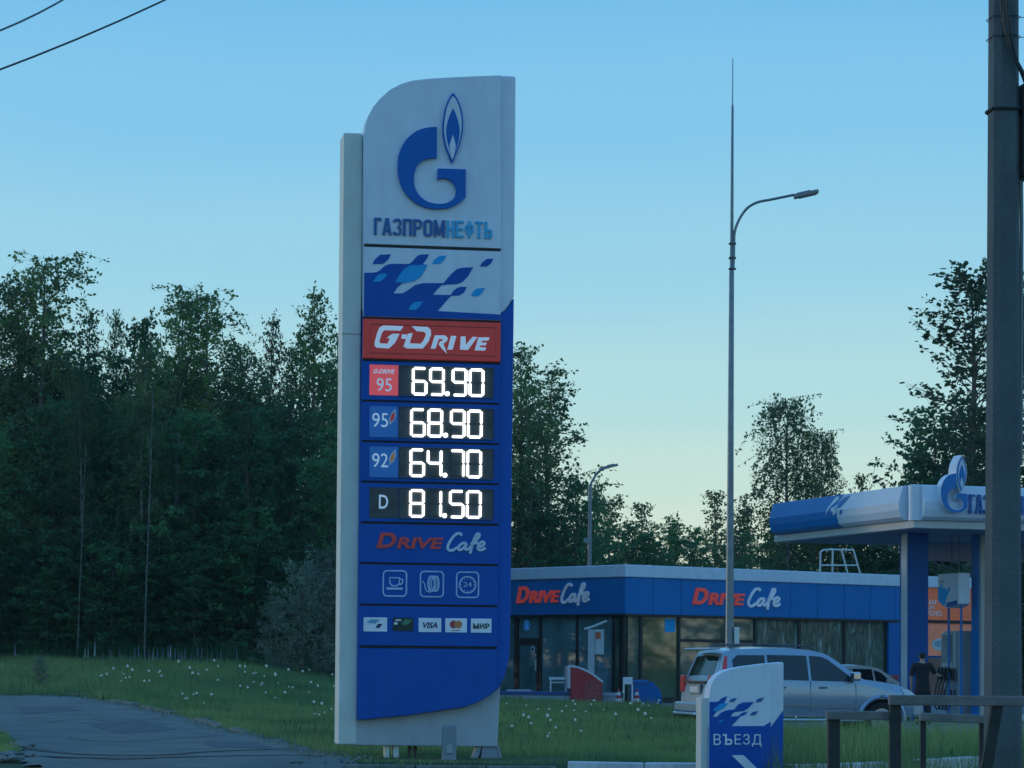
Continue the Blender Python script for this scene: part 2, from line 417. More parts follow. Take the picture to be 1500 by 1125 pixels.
# station yard
yx = np.array([-8, -6.5, -5.5, -4, -3, -1.5, 0, 1.3, 2.5, 3.8, 4.5, 5.2, 6.5, 8.3, 10, 14, 20, 30, 45])
vs = []; fs = []
for x in yx:
    e = float(edge_y(x)); vs += [(x, e - .35, .0), (x, (e + 135) / 2, .0), (x, 135, .0)]
for i in range(len(yx) - 1):
    for j in range(2): fs.append((i * 3 + j, (i + 1) * 3 + j, (i + 1) * 3 + j + 1, i * 3 + j + 1))
tag(MB().add(vs, fs).build('station_yard', YARD), kind='structure')

# main road in front
rx = list(np.arange(-40, 41, 2.0)); vs = []; fs = []
for x in rx:
    n_ = float(near_y(x)); vs += [(x, 26.0, .03), (x, 30, .03), (x, n_ - .12, .032)]
for i in range(len(rx) - 1):
    for j in range(2): fs.append((i * 3 + j, (i + 1) * 3 + j, (i + 1) * 3 + j + 1, i * 3 + j + 1))
tag(MB().add(vs, fs).build('main_road', ASPH2), kind='structure')

# side path on the left: far / right edge and near / left edge
RE = [ground_hit(u, v) for u, v in [(-260, 1013), (-120, 1016), (0, 1021), (60, 1020.5), (110, 1023), (150, 1028), (200, 1037), (235, 1045), (300, 1062), (350, 1077), (410, 1086), (450, 1100), (482, 1112), (515, 1124), (545, 1140)]]
LE = [ground_hit(u, v) for u, v in [(-300, 1030), (-200, 1036), (-140, 1042), (-110, 1050), (-80, 1056), (-50, 1060), (-20, 1068), (10, 1082), (25, 1096), (33, 1108), (40, 1122), (60, 1137), (150, 1142), (300, 1143), (520, 1143)]]
def resample(P, n):
    d = [0]
    for a, b in zip(P[:-1], P[1:]): d.append(d[-1] + (b - a).length)
    return [Vector((np.interp(t, d, [p.x for p in P]), np.interp(t, d, [p.y for p in P]), 0)) for t in np.linspace(0, d[-1], n)]
NP_ = 130
re_, le_ = resample(RE, NP_), resample(LE, NP_)
vs = []; fs = []
for a, b in zip(re_, le_):
    ja, jb = random.uniform(-.035, .035), random.uniform(-.03, .03)
    for k in range(7):
        p = a.lerp(b, (k / 6) * (1 + ja) if k == 0 else (k / 6)); p = a.lerp(b, ja) if k == 0 else (a.lerp(b, 1 + jb) if k == 6 else p); vs.append((p.x, p.y, float(gh(p.x, p.y)) + .03))
for i in range(NP_ - 1):
    for k in range(6): fs.append((i * 7 + k, i * 7 + k + 1, (i + 1) * 7 + k + 1, (i + 1) * 7 + k))
path = tag(MB().add(vs, fs).build('asphalt_path', ASPH, smooth=True), kind='structure')
PATH_POLY = np.array([(p.x, p.y) for p in re_] + [(p.x, p.y) for p in reversed(le_)])
def in_poly(px, py, poly):
    ins = np.zeros(len(px), bool); n = len(poly); j = n - 1
    for i in range(n):
        xi, yi = poly[i]; xj, yj = poly[j]
        c = ((yi > py) != (yj > py)) & (px < (xj - xi) * (py - yi) / (yj - yi + 1e-12) + xi)
        ins ^= c; j = i
    return ins
# wide asphalt mouth where path meets the main road
MX = [ground_hit(u, v) for u, v in [(20, 1112), (482, 1113), (520, 1119)]]
CRACK = mat('bitumen_seam', (.02, .021, .023), .8, var=.2)
def drape(pts, w, name, m, parent=None, off=.036):
    vs = []; fs = []; n = len(pts)
    for i, p in enumerate(pts):
        a = pts[max(i - 1, 0)]; b = pts[min(i + 1, n - 1)]; t = (b - a); t.z = 0; t.normalize()
        nn = Vector((-t.y, t.x, 0)) * w / 2
        for q in (p + nn, p - nn): vs.append((q.x, q.y, float(gh(q.x, q.y)) + off))
    for i in range(n - 1): fs.append((2 * i, 2 * i + 1, 2 * i + 3, 2 * i + 2))
    return MB().add(vs, fs).build(name, m, parent)
for cr in ([(40, 1101), (90, 1107), (150, 1110), (240, 1110), (300, 1105), (380, 1102), (440, 1101)], [(60, 1112), (120, 1114), (210, 1114.5), (300, 1112), (420, 1110), (478, 1112)]):
    P = [ground_hit(u, v) for u, v in cr]
    drape(catmull([tuple(p) for p in P], 4) and [Vector(q) for q in catmull([tuple(p) for p in P], 4)], .16, 'tar_seam', CRACK, path)

PATCH = mat('asphalt_patch', (.085, .105, .11), .9, var=.2, vs=3, bump=.5, bs=50)
def patch_sheet(pix, name, m, off):
    P = [ground_hit(u, v) for u, v in pix]; c = sum(P, Vector()) / len(P); n = len(P)
    ring = []
    for i in range(n):
        for k in range(5): q = P[i].lerp(P[(i + 1) % n], k / 5); ring.append(q + Vector((random.uniform(-.06, .06), random.uniform(-.1, .1), 0)))
    vs = [(c.x, c.y, float(gh(c.x, c.y)) + off)]
    for f in (.5, 1.0):
        for q in ring: w_ = c.lerp(q, f); vs.append((w_.x, w_.y, float(gh(w_.x, w_.y)) + off))
    m_ = len(ring); fs = [(0, 1 + i, 1 + (i + 1) % m_) for i in range(m_)] + [(1 + i, 1 + m_ + i, 1 + m_ + (i + 1) % m_, 1 + (i + 1) % m_) for i in range(m_)]
    MB().add(vs, fs).build(name, m, path)
patch_sheet([(120, 1062), (210, 1060), (260, 1072), (180, 1078)], 'asphalt_patch', PATCH, .034)
patch_sheet([(20, 1040), (95, 1037), (120, 1044), (40, 1049)], 'asphalt_patch', PATCH, .034)
patch_sheet([(300, 1090), (380, 1092), (400, 1099), (310, 1098)], 'asphalt_patch', PATCH, .034)
for cr in ([(70, 1060), (130, 1056), (175, 1060), (250, 1055)], [(20, 1086), (90, 1084), (150, 1090), (230, 1087), (330, 1080)]):
    P = [ground_hit(u, v) for u, v in cr]
    drape([Vector(q) + Vector((random.uniform(-.05, .05), random.uniform(-.12, .12), 0)) for q in catmull([tuple(p) for p in P], 7)], .03, 'crack', CRACK, path, .038)
KERB = mat('kerb_concrete', (.17, .19, .17), .9, var=.3, vs=5, bump=.6, bs=25, dirt=.8, dirtcol=(.05, .08, .04))
KERBW = mat('kerb_white_paint', (.66, .68, .70), .7, var=.08, vs=6, dirt=.4, dirtcol=(.2, .2, .19))
KERBB = mat('kerb_black_paint', (.06, .06, .065), .7, var=.2, vs=6)
def kerb_line(pts, L, w, h, mats, name, parent, gap=.02, jitter=0.0, skip=()):
    """separate kerb stones set end to end along a line"""
    d = [0]
    for a, b in zip(pts[:-1], pts[1:]): d.append(d[-1] + (b - a).length)
    n = int(d[-1] / L); out = []
    for i in range(n):
        if i in skip: continue
        s0, s1 = i * L + gap / 2, (i + 1) * L - gap / 2
        f = lambda s: Vector((np.interp(s, d, [p.x for p in pts]), np.interp(s, d, [p.y for p in pts]), 0))
        a, b = f(s0), f(s1); c = (a + b) / 2; z = float(gh(c.x, c.y))
        ang = math.atan2(b.y - a.y, b.x - a.x)
        l = (b - a).length
        o = MB().box(-l / 2, l / 2, -w / 2, w / 2, -.15, h).build(name, mats[i % len(mats)], parent, bevel=.015)
        o.location = (c.x + random.uniform(-1, 1) * jitter * .4, c.y + random.uniform(-1, 1) * jitter * .4, z)
        o.rotation_euler = (random.uniform(-1, 1) * jitter, random.uniform(-1, 1) * jitter, ang + random.uniform(-1, 1) * jitter)
        out.append(o)
    return out
kr = empty('path_kerb', RE[4], 0, 'old broken concrete kerb along the asphalt path', 'kerb')
kr.location = (0, 0, 0)
kerb_line([ground_hit(u, v - 1) for u, v in [(95, 1021), (150, 1028), (200, 1037), (235, 1045), (300, 1062), (350, 1077), (385, 1082)]], 1.0, .2, .075, [KERB], 'kerb_stone', kr, jitter=.06, skip=(1, 2, 5, 9, 10, 14, 19))
kr2 = empty('road_kerb', (0, 0, 0), 0, 'kerb of the main road painted black and white, in front of the lawn', 'kerb')
kerb_line([Vector((x, float(near_y(x)) - .02, 0)) for x in np.arange(-2.1, .75, .1)], .9, .18, .19, [KERB], 'kerb_stone', kr2, jitter=.01)
kerb_line([Vector((x, float(near_y(x)) - .02, 0)) for x in np.arange(.72, 9.0, .1)], .98, .18, .25, [KERBW, KERBW, KERBB], 'kerb_stone', kr2, jitter=.015)
for o in kr2.children: o.location.z = -.02
kr3 = empty('yard_kerb', (0, 0, 0), 0, 'pale kerb behind the lawn along the station yard', 'kerb')
kerb_line([Vector((x, float(edge_y(x)) + .12, 0)) for x in np.arange(-3, 12, .1)], 1.0, .16, .14, [KERB], 'kerb_stone', kr3, jitter=.008)
for o in kr3.children: o.location.z = 0.0

# rubble and grass island at the lower left corner
STONE = mat('rubble_stone', (.16, .18, .18), .9, var=.25, vs=4, bump=.5, bs=15)
for k, (u, v, s) in enumerate([(32, 1099, .2), (12, 1112, .14), (20, 1118, .12), (43, 1113, .09), (6, 1119, .13)]):
    P = ground_hit(u, v); bm = bmesh.new(); bmesh.ops.create_icosphere(bm, subdivisions=2, radius=s)
    for q in bm.verts: q.co *= random.uniform(.68, 1.12); q.co.z *= .38
    if k == 0:
        for q in bm.verts: q.co.x *= 1.9; q.co.y *= .45
    me = bpy.data.meshes.new('rubble_stone'); bm.to_mesh(me); bm.free(); me.materials.append(STONE)
    o = bpy.data.objects.new('rubble_stone', me); COL.objects.link(o); o.location = (P.x, P.y, P.z + .06); o.rotation_euler = (0, 0, random.uniform(-1, 0))
    tag(o, ['long pale broken slab at the tip of the grass verge, lower left corner', 'grey stone low in the left corner of the rubble', 'small stone below the long slab', 'rightmost small stone of the rubble beside the asphalt', 'stone at the very bottom left corner of the rubble'][k], 'stone')

# ------------------------------------------------------------------ price sign
A_S = R(9.5)
P0 = at(630, 1108, 35.5); P0.z = .17
FS = Frame(P0, A_S)
price = empty('price_sign', P0, A_S, 'tall white and blue fuel price sign with lit white digits', 'price sign')
def pxs(pts, F, y=0.0): return [F.px(u, v, y) for u, v in pts]
def z1(u, v): return ((u / 4.0167) + 480, (v / 4.0179) + 90)
def z2(u, v): return ((u / 4.3276) + 490, (v / 4.327) + 340)
def z3(u, v): return ((u / 4.3276) + 490, (v / 4.327) + 590)
def z4(u, v): return ((u / 3.69) + 480, (v / 3.6885) + 820)
xL = FS.px(531.5, 500)[0]; xP = FS.px(733, 450)[0]; xR = FS.px(753.5, 440)[0]
D0, D1 = 0.0, .42           # depth of the body
# upper shell (white) : outline with the curved shoulder
top = closed_smooth([(0, 0)] * 0 + [(533, 300), (533, 250)], 1) if False else None
up_px = [(532, 440), (532.3, 300), (532.8, 205), (534.5, 187), (539, 171), (547, 156), (558, 143), (572, 131), (588, 122.5), (605, 117.5), (630, 114.8), (670, 112.5), (715, 110.6), (740, 110), (756, 111), (755.5, 200), (754.6, 300), (753.5, 434), (746.5, 446.3), (739.6, 455.5), (730.3, 460.2), (700, 460), (532, 455)]
MB().prism(pxs(up_px, FS), .02, D1).build('upper_shell', WHITE, price, bevel=.025)
lo_px = [(532, 455.6), (700, 460.6), (730.5, 460.8), (740, 456), (747, 446.8), (753.5, 435.5), (752, 560), (750.4, 700), (749.4, 800), (748.4, 900), (747.2, 955), (744.5, 975), (739.5, 992), (731, 1008), (717, 1019.5), (700, 1029), (680, 1036), (600, 1047.8), (523.5, 1055), (525, 900), (528, 650)]
MB().prism(pxs(lo_px, FS), .021, D1 - .002).build('lower_shell', BLUE2, price, bevel=.02)
# the pale strip of shadowed side below the shoulder is the shell's own thickness
MB().prism(pxs([(503.5, 194), (531, 195), (531, 300), (522.5, 1091), (495, 1091)], FS, .1), .1, .58).build('support_column', GREYCOL, price, bevel=.02)
MB().prism(pxs([(501, 488.4), (531, 489.4), (531, 490.2), (501, 489.2)], FS, .097), .097, .12).build('column_joint', BLACK, price)
bp = pxs([(489.5, 1091.5), (729, 1094), (733.5, 985), (489.8, 985)], FS, .12)
MB().prism([(bp[0][0] + .26, bp[0][1]), bp[1], bp[2], (bp[3][0] + .26, bp[3][1])], .12, .46).build('base_panel', mat('base_panel_grey', (.42, .48, .53), .5, var=.05, dirt=.25, dirtcol=(.2, .2, .19)), price, bevel=.012)
# feet
for pl in ([(564, 1091), (570, 1090), (570, 1113), (564, 1113)], [(584, 1091), (576, 1091), (576, 1112), (584, 1112)]):
    q = pxs(pl, FS, .2); MB().prism(q, .18, .4).build('foot', GREYCOL, price)
for pl in ([(699, 1094), (705, 1094), (697, 1117), (690, 1117)], [(706, 1094), (727, 1094), (730, 1117), (703, 1117)], [(727.5, 1094), (731, 1094), (736, 1117), (731, 1117)]):
    q = pxs(pl, FS, .2); MB().prism(q, .16, .42).build('foot', mat('foot_grey', (.30, .36, .42), .6, var=.12, dirt=.3), price)
cb = MB()
for i in range(4):
    x = FS.px(598 + i * 4, 1100, .25)[0]; cb.tube([(x, .25, FS.px(600, 1088, .25)[1]), (x + .03 * (-1) ** i, .24, .15), (x - .02, .2, -.05)], .02, 5)
cb.build('cable_bundle', mat('cable_brown', (.10, .07, .06), .8), price)

zz = lambda v, u=531.0: FS.px(u, v)[1]
def panel(zt, zb, m, name, y0=-.03, x0=None, x1=None, yb=.03):
    return MB().box(xL if x0 is None else x0, xP if x1 is None else x1, y0, yb, zb, zt).build(name, m, price, bevel=.006)
# top panel with the emblem: same curve as the shell
tp = [(532.4, 357), (532.7, 205), (534.5, 187), (539, 171), (547, 156), (558, 143), (572, 131), (588, 122.7), (605, 117.9), (630, 115.2), (670, 112.9), (715, 111), (733.5, 110.4)]
tpl = pxs(tp, FS, -.02); zb = tpl[0][1]; tpl = [(min(x, xP), z) for x, z in tpl] + [(xP, zb)]
pt = MB().prism(tpl, -.03, .015).build('emblem_panel', WHITE, price, bevel=.006)
em = [z1(*p) for p in G_OUT]
MB().prism(pxs(em, FS, -.07), -.08, -.03).build('emblem_letter', LOGO, pt)
fl = [z1(*p) for p in FL_OUT]
MB().prism(pxs(fl, FS, -.07), -.08, -.03).build('emblem_flame', LOGO, pt)
def shrink(pts, d):
    c = [(sum(p[0] for p in pts) / len(pts)), (sum(p[1] for p in pts) / len(pts))]
    o = []
    for i, p in enumerate(pts):
        a, b = pts[i - 1], pts[(i + 1) % len(pts)]; tx, ty = b[0] - a[0], b[1] - a[1]; L = math.hypot(tx, ty) or 1
        nx, ny = -ty / L, tx / L
        if (c[0] - p[0]) * nx + (c[1] - p[1]) * ny < 0: nx, ny = -nx, -ny
        k = d * (2.6 if i in (0, len(pts) // 2) else 1)
        o.append((p[0] + nx * k, p[1] + ny * k))
    return o
MB().prism(pxs([z1(*p) for p in shrink(FL_OUT, 9)], FS, -.08), -.084, -.078).build('emblem_flame_gap', WHITE, pt)
MB().prism(pxs([z1(*p) for p in FL_IN], FS, -.08), -.088, -.08).build('emblem_flame_core', LOGO, pt)
MB().prism(pxs([z1(*p) for p in FL_W], FS, -.085), -.092, -.084).build('emblem_flame_heart', WHITE, pt)
zg0, zg1 = FS.px(549, 343.5, -.05)[1], FS.px(549, 318.7, -.05)[1]
xa, xb, xc, xd = FS.px(548, 330, -.05)[0], FS.px(652, 330, -.05)[0], FS.px(654.5, 330, -.05)[0], FS.px(721, 330, -.05)[0]
block(MB(), 'ГАЗПРОМ', xa, xb, zg0, zg1, -.055, -.028).build('lettering', DBLUE, pt)
soft_sign(block(MB(), 'НЕФТ', xc, xc + (xd - xc) * .80, zg0, zg1, -.055, -.028), xc + (xd - xc) * .835, xd, zg0, zg1, -.055, -.028, (xd - xc) * .06).build('lettering', CYAN, pt)

wp = panel(zz(361.8), zz(463.8), WHITE, 'wave_panel')
B2 = [(185,257),(240,257),(270,252),(295,235),(320,212),(350,202),(400,200),(470,202),(495,185),(520,155),(540,143),(600,140),(580,178),(560,203),(590,208),(575,240),(545,285),(505,312),(460,320),(430,325),(400,350),(375,388),(430,388),(470,365),(510,335),(560,323),(690,323),(740,265),(775,235),(810,225),(880,222),(850,275),(815,315),(780,330),(720,333),(680,337),(650,365),(625,397),(735,398),(755,370),(775,355),(800,346),(840,348),(820,385),(790,402),(740,405),(715,430),(655,500),(1052,522),(1052,560),(185,534)]
q = [( min(max(x, xL + .004), xP - .002), max(z, zz(463.3))) for x, z in pxs([z2(*p) for p in B2], FS, -.032)]
MB().prism(q, -.034, -.028).build('wave_print', BLUE, wp)
BL = {'b': [[(240,203),(258,170),(290,143),(358,140),(340,175),(310,200)], [(920,218),(938,190),(965,170),(1008,168),(990,200),(965,218)]],
      'l': [[(385,318),(410,275),(440,235),(480,210),(590,208),(565,255),(540,290),(500,312),(450,322)], [(245,316),(262,285),(290,264),(335,262),(318,292),(290,314)], [(617,203),(635,172),(665,150),(710,148),(695,178),(670,200)], [(865,405),(880,375),(905,356),(955,354),(935,388),(910,406)], [(468,492),(485,462),(510,442),(560,440),(540,470),(515,494)]]}
def soften(p): 
    return p
for k, ls in BL.items():
    for pl in ls:
        MB().prism(pxs([z2(*p) for p in pl], FS, -.036), -.038, -.033).build('leaf_mark', BLUE if k == 'b' else LBLUE, wp)

rp = panel(zz(467.2), zz(524.6), REDP, 'red_panel', -.045)
fx0, fx1, fz0, fz1 = xL + .1, xP - .07, zz(517), zz(475)
MB().ribbon([(fx0, fz0), (fx1, fz0), (fx1, fz1), (fx0, fz1)], .012, -.049, -.044, closed=True).build('red_panel_frame', mat('red_dark_edge', (.35, .03, .03), .5), rp)
# sporty lettering G-DRIVE, drawn
GD = [[(435,597),(310,592),(285,605),(270,640),(255,695),(254,722),(268,733),(345,738),(385,700),(412,645),(365,645),(330,672),(352,674),(335,708),(290,705),(283,695),(300,640),(315,622),(418,625),(428,612)],
      [(428,648),(460,650),(452,678),(422,675)],
      [(490,597),(590,602),(610,620),(612,650),(595,695),(560,738),(460,738),(437,725),(465,645),(495,640),(480,690),(478,706),(545,708),(562,690),(580,650),(570,632),(520,628),(505,612)],
      [(610,740),(635,655),(700,655),(718,672),(712,692),(690,708),(712,770),(680,738),(660,712),(668,695),(688,685),(685,678),(660,678),(640,738)],
      [(715,745),(738,658),(772,660),(748,745)],
      [(795,745),(800,662),(830,662),(832,715),(875,664),(905,666),(845,748)],
      [(888,750),(912,668),(982,668),(975,688),(935,688),(930,700),(965,702),(958,718),(925,718),(918,730),(962,732),(953,752)]]
mb = MB()
for k, pl in enumerate(GD): mb.prism(pxs([z2(*p) for p in pl], FS, -.05), -.062 - .0006 * k, -.042)
mb.build('lettering', LITWHITE, rp)

for va in (359.6, 465.6, 526.5, 587.2, 646.7, 706.3, 765.8, 825.2, 885.9, 946.9):
    MB().box(xL + .003, xP - .003, -.006, .019, zz(va) - .014, zz(va) + .014).build('panel_gap', BLACK, price)
# price rows
rows = [(530.5, 584.5, '69.90', 537.6, 579, 603.5), (590, 644, '68.90', 598, 640, 601), (649.5, 703.2, '64.70', 657, 698.6, 600), (708.8, 762.8, '81.50', 716.6, 758, 599.5)]
SEGS = {'0': 'abcdef', '1': 'bc', '4': 'fgbc', '5': 'afgcd', '6': 'afgcde', '7': 'abc', '8': 'abcdefg', '9': 'abfgcd'}
def seg_polys(w, h, t):
    g = t * .28; k = t / 2; H = h / 2
    def hor(zc): return [(g + k * .6, zc), (g + t * .95, zc + k), (w - g - t * .95, zc + k), (w - g - k * .6, zc), (w - g - t * .95, zc - k), (g + t * .95, zc - k)]
    def ver(xc, za, zb_): return [(xc, zb_ - g * .3), (xc + k, zb_ - t * .55), (xc + k, za + t * .55), (xc, za + g * .3), (xc - k, za + t * .55), (xc - k, zb_ - t * .55)]
    c = t * .75
    a = [(g + k, h - k), (c + g, h), (w - c - g, h), (w - g - k, h - k), (w - c - g, h - t), (c + g, h - t)]
    d = [(g + k, k), (c + g, t), (w - c - g, t), (w - g - k, k), (w - c - g, 0), (c + g, 0)]
    return {'a': a, 'd': d, 'g': hor(H), 'f': ver(k, H, h - k * .8), 'b': ver(w - k, H, h - k * .8), 'e': ver(k, k * .8, H), 'c': ver(w - k, k * .8, H)}
RED_DROP = mat('drop_red', (.5, .04, .05), .5, emit=(1, .1, .15), es=.1); OR_DROP = mat('drop_orange', (.5, .2, .06), .5, emit=(1, .45, .2), es=.08)
for ri, (vt, vb, txt, d0, d1, ux) in enumerate(rows):
    pn = panel(zz(vt - 1.4), zz(vb + 1.2), BLUE, 'price_panel', -.03)
    pn['label'] = 'blue price row showing %s' % txt
    X = lambda u, v=600: FS.px(u, v, -.035)[0]
    wx0, wx1 = X(586.5, d0) - 0, X(723, d0)
    zt, zb_ = zz(d0 - 1.5, ux), zz(d1 + 1.5, ux)
    MB().box(wx0 - .02, wx1, -.036, -.028, zb_, zt).build('display_window', DISP, pn)
    # thin rim of the display
    MB().ribbon([(wx0 - .02, zb_), (wx1, zb_), (wx1, zt), (wx0 - .02, zt)], .014, -.05, -.034, closed=True).build('display_rim', EDGE, pn)
    # slot shades behind the digits
    sc_ = 22.6; starts = [ux, ux + 25.3, ux + 58.3, ux + 83.3]
    zA, zB = FS.px(ux, d1, -.04)[1], FS.px(ux, d0, -.04)[1]; H = zB - zA
    ds = [c for c in txt if c != '.']
    for st, ch in zip(starts, ds):
        xs_ = FS.px(st, d0, -.04)[0]; w_ = FS.px(st + sc_, d0, -.04)[0] - xs_
        sp = seg_polys(w_, H, H * .089)
        mb = MB()
        for c in SEGS[ch]: mb.prism([(xs_ + x, zA + z) for x, z in sp[c]], -.058, -.046)
        dg_ = mb.build('digit', DIGIT, pn)
        dm = MB()
        for c in 'abcdefg':
            if c not in SEGS[ch]: dm.prism([(xs_ + x, zA + z) for x, z in sp[c]], -.0375, -.034)
        if dm.v: dm.build('unlit_segment', mat('unlit_segment', (.03, .045, .05), .5), dg_)
    xd_ = FS.px(ux + 52, d0, -.04)[0]; s_ = H * .085
    MB().prism([(xd_ + s_ * math.cos(a), zA + s_ + s_ * math.sin(a)) for a in np.linspace(0, 2 * math.pi, 9)[:-1]], -.058, -.046).build('decimal_point', DIGIT, pn)
    lx0, lx1 = X(541.5, d0), X(584.5, d0)
    lm = [REDL, LAB_B, LAB_B, DISP][ri]
    lb = MB().box(lx0, lx1 - .008, -.037, -.028, zb_, zt).build('grade_label', lm, pn)
    Zf = lambda f: zb_ + (zt - zb_) * f
    Xf = lambda f: lx0 + (lx1 - lx0) * f
    if ri == 0:
        letters(MB(), '95', Xf(.24), Xf(.76), Zf(.13), Zf(.56), -.043, -.035, .0).build('lettering', LITWHITE, lb)
        letters(MB(), 'G-DRIVE', Xf(.11), Xf(.86), Zf(.71), Zf(.86), -.043, -.035, .03, .3).build('lettering', LITWHITE, lb)
    elif ri < 3:
        letters(MB(), ['95', '92'][ri - 1], Xf(.09), Xf(.63), Zf(.32), Zf(.78), -.043, -.035, .0).build('lettering', LITWHITE, lb)
        dp = [(.68, .40), (.66, .62), (.74, .78), (.88, .93), (.90, .70), (.82, .52)]
        MB().prism([(Xf(a), Zf(b)) for a, b in dp], -.041, -.035).build('drop_mark', PALE, lb)
        dp2 = [(.70 + (a - .78) * .0 + (a - .78) * .62 + .08, .66 + (b - .66) * .68) for a, b in dp]
        MB().prism([(Xf(a), Zf(b)) for a, b in dp2], -.044, -.04).build('drop_mark', RED_DROP if ri == 1 else OR_DROP, lb)
    else:
        letters(MB(), 'D', Xf(.32), Xf(.63), Zf(.30), Zf(.76), -.043, -.035, .012).build('lettering', LITWHITE, lb)
# cafe panel, services, cards, blank
cp = panel(zz(767.4), zz(823.6), BLUE, 'cafe_panel')
X = lambda u, v=800: FS.px(u, v, -.035)[0]
drive(MB(), X(551), X(650), zz(803, 551), zz(780, 551), -.045, -.028).build('lettering', REDD, cp)
cafe(MB(), X(655), X(712), zz(811, 655), zz(781, 655), -.045, -.028, .035).build('lettering', PALE, cp)
ip = panel(zz(826.8), zz(884.4), BLUE, 'service_panel')
def rrect(x0, x1, z0, z1, r, n=5):
    o = []
    for cx, cz, a0 in ((x1 - r, z0 + r, -90), (x1 - r, z1 - r, 0), (x0 + r, z1 - r, 90), (x0 + r, z0 + r, 180)):
        for k in range(n): a = R(a0 + 90 * k / (n - 1)); o.append((cx + r * math.cos(a), cz + r * math.sin(a)))
    return o
def circ(cx, cz, rx, rz=None, n=24): rz = rz or rx; return [(cx + rx * math.cos(2 * math.pi * k / n), cz + rz * math.sin(2 * math.pi * k / n)) for k in range(n)]
LINE = mat('icon_line', (.42, .60, .85), .5)
for i, (ua, ub, va, vb) in enumerate([(562, 596, 836, 873), (616.5, 650, 837, 874), (669.5, 701.5, 838, 875)]):
    xa_, xb_ = X(ua), X(ub); zt, zb_ = zz(va, ua), zz(vb, ua); w = .018
    mb = MB().ribbon(rrect(xa_, xb_, zb_, zt, .05), w, -.04, -.028, closed=True)
    cx, cz, s = (xa_ + xb_) / 2, (zt + zb_) / 2, (xb_ - xa_)
    if i == 0:
        mb.ribbon([(cx - s * .22, cz + s * .24), (cx - s * .21, cz), (cx - s * .12, cz - s * .1), (cx + s * .1, cz - s * .1), (cx + s * .19, cz), (cx + s * .2, cz + s * .24)], w, -.041, -.028, closed=True)
        mb.ribbon([(cx + s * .2, cz + s * .2), (cx + s * .33, cz + s * .18), (cx + s * .33, cz + s * .02), (cx + s * .2, cz - .02)], w, -.042, -.028)
        mb.ribbon([(cx - s * .36, cz - s * .22), (cx + s * .34, cz - s * .22)], w * 1.6, -.041, -.028)
    elif i == 1:
        for dx, rr in ((.2, .11), (.12, .15), (.03, .15), (-.04, .14)):
            mb.ribbon(circ(cx + s * dx, cz + s * .02, s * rr, s * .33), w * .8, -.041 - dx * .004, -.028, closed=True)
        mb.ribbon(catmull([(cx - s * .42, cz + s * .12), (cx - s * .32, cz), (cx - s * .26, cz - s * .26), (cx - s * .05, cz - s * .36)], 4), w * .8, -.043, -.028)
    else:
        mb.ribbon(circ(cx, cz, s * .37), w, -.041, -.028, closed=True)
        for k in range(12):
            a = k * math.pi / 6; c_, s_ = math.cos(a), math.sin(a)
            mb.ribbon([(cx + c_ * s * .27, cz + s_ * s * .27), (cx + c_ * s * .32, cz + s_ * s * .32)], .01, -.042, -.028)
        letters(mb, '24', cx - s * .19, cx + s * .19, cz - s * .1, cz + s * .12, -.042, -.028, .0)
    mb.build('service_icon', LINE, ip)
kp = panel(zz(887.4), zz(945.4), BLUE, 'card_panel')
cards = [(534, 568.3), (577, 606.5), (614.5, 647.5), (653.5, 685), (691, 721)]
CW = mat('card_white', (.66, .76, .84), .5, emit=(.5, .7, 1), es=.04); CDK = mat('card_dark_green', (.01, .035, .03), .5); CTX = mat('card_text_blue', (.01, .03, .12), .5)
CGR = mat('card_green', (.06, .25, .12), .5); CRD = mat('card_red', (.45, .06, .08), .5); COR = mat('card_orange', (.6, .22, .08), .5); CCY = mat('card_cyan', (.12, .4, .6), .5)
for i, (ua, ub) in enumerate(cards):
    xa_, xb_ = X(ua), X(ub); zt, zb_ = zz(904.2, 534), zz(924.8, 534); w = xb_ - xa_; h = zt - zb_
    if i == 1: zb_ += .01
    c = MB().box(xa_, xb_, -.038, -.028, zb_, zt).build('payment_card_sign', CDK if i == 1 else CW, kp)
    if i == 0:
        MB().prism([(xa_ + w * f, zb_ + h * g_) for f, g_ in ((.5, .25), (.62, .55), (.8, .55), (.68, .25))], -.042, -.036).build('card_mark', CTX, c)
        MB().prism([(xa_ + w * f, zb_ + h * g_) for f, g_ in ((.12, .62), (.3, .85), (.7, .85), (.5, .55))], -.041, -.036).build('card_mark', CCY, c)
    elif i == 1:
        MB().box(xa_ + w * .05, xa_ + w * .22, -.042, -.036, zb_ + h * .45, zb_ + h * .62).box(xa_ + w * .12, xa_ + w * .4, -.0425, -.036, zb_ + h * .72, zb_ + h * .82).build('card_mark', CW, c)
        MB().prism([(xa_ + w * f, zb_ + h * g_) for f, g_ in ((.4, .5), (.6, .85), (.95, .8), (.8, .55), (.6, .42))], -.042, -.036).build('card_mark', CGR, c)
    elif i == 2: letters(MB(), 'VISA', xa_ + w * .12, xb_ - w * .1, zb_ + h * .27, zb_ + h * .7, -.042, -.036, .03, .25).build('lettering', CTX, c)
    elif i == 3:
        MB().prism(circ(xa_ + w * .38, zb_ + h * .56, w * .18), -.041, -.036).build('card_circle', CRD, c)
        MB().prism(circ(xa_ + w * .60, zb_ + h * .56, w * .18), -.043, -.036).build('card_circle', COR, c)
        MB().box(xa_ + w * .3, xa_ + w * .7, -.04, -.036, zb_ + h * .1, zb_ + h * .16).build('card_mark', CRD, c)
    else: letters(MB(), 'МИР', xa_ + w * .1, xb_ - w * .1, zb_ + h * .27, zb_ + h * .66, -.042, -.036, .04).build('lettering', mat('card_text_green', (.005, .06, .045), .5), c)
bl = pxs([(525.5, 949.5), (524, 1054.5), (600, 1047.2), (680, 1035.4), (700, 1028.4), (716, 1019.2), (729, 1008.5), (729, 952)], FS, -.03)
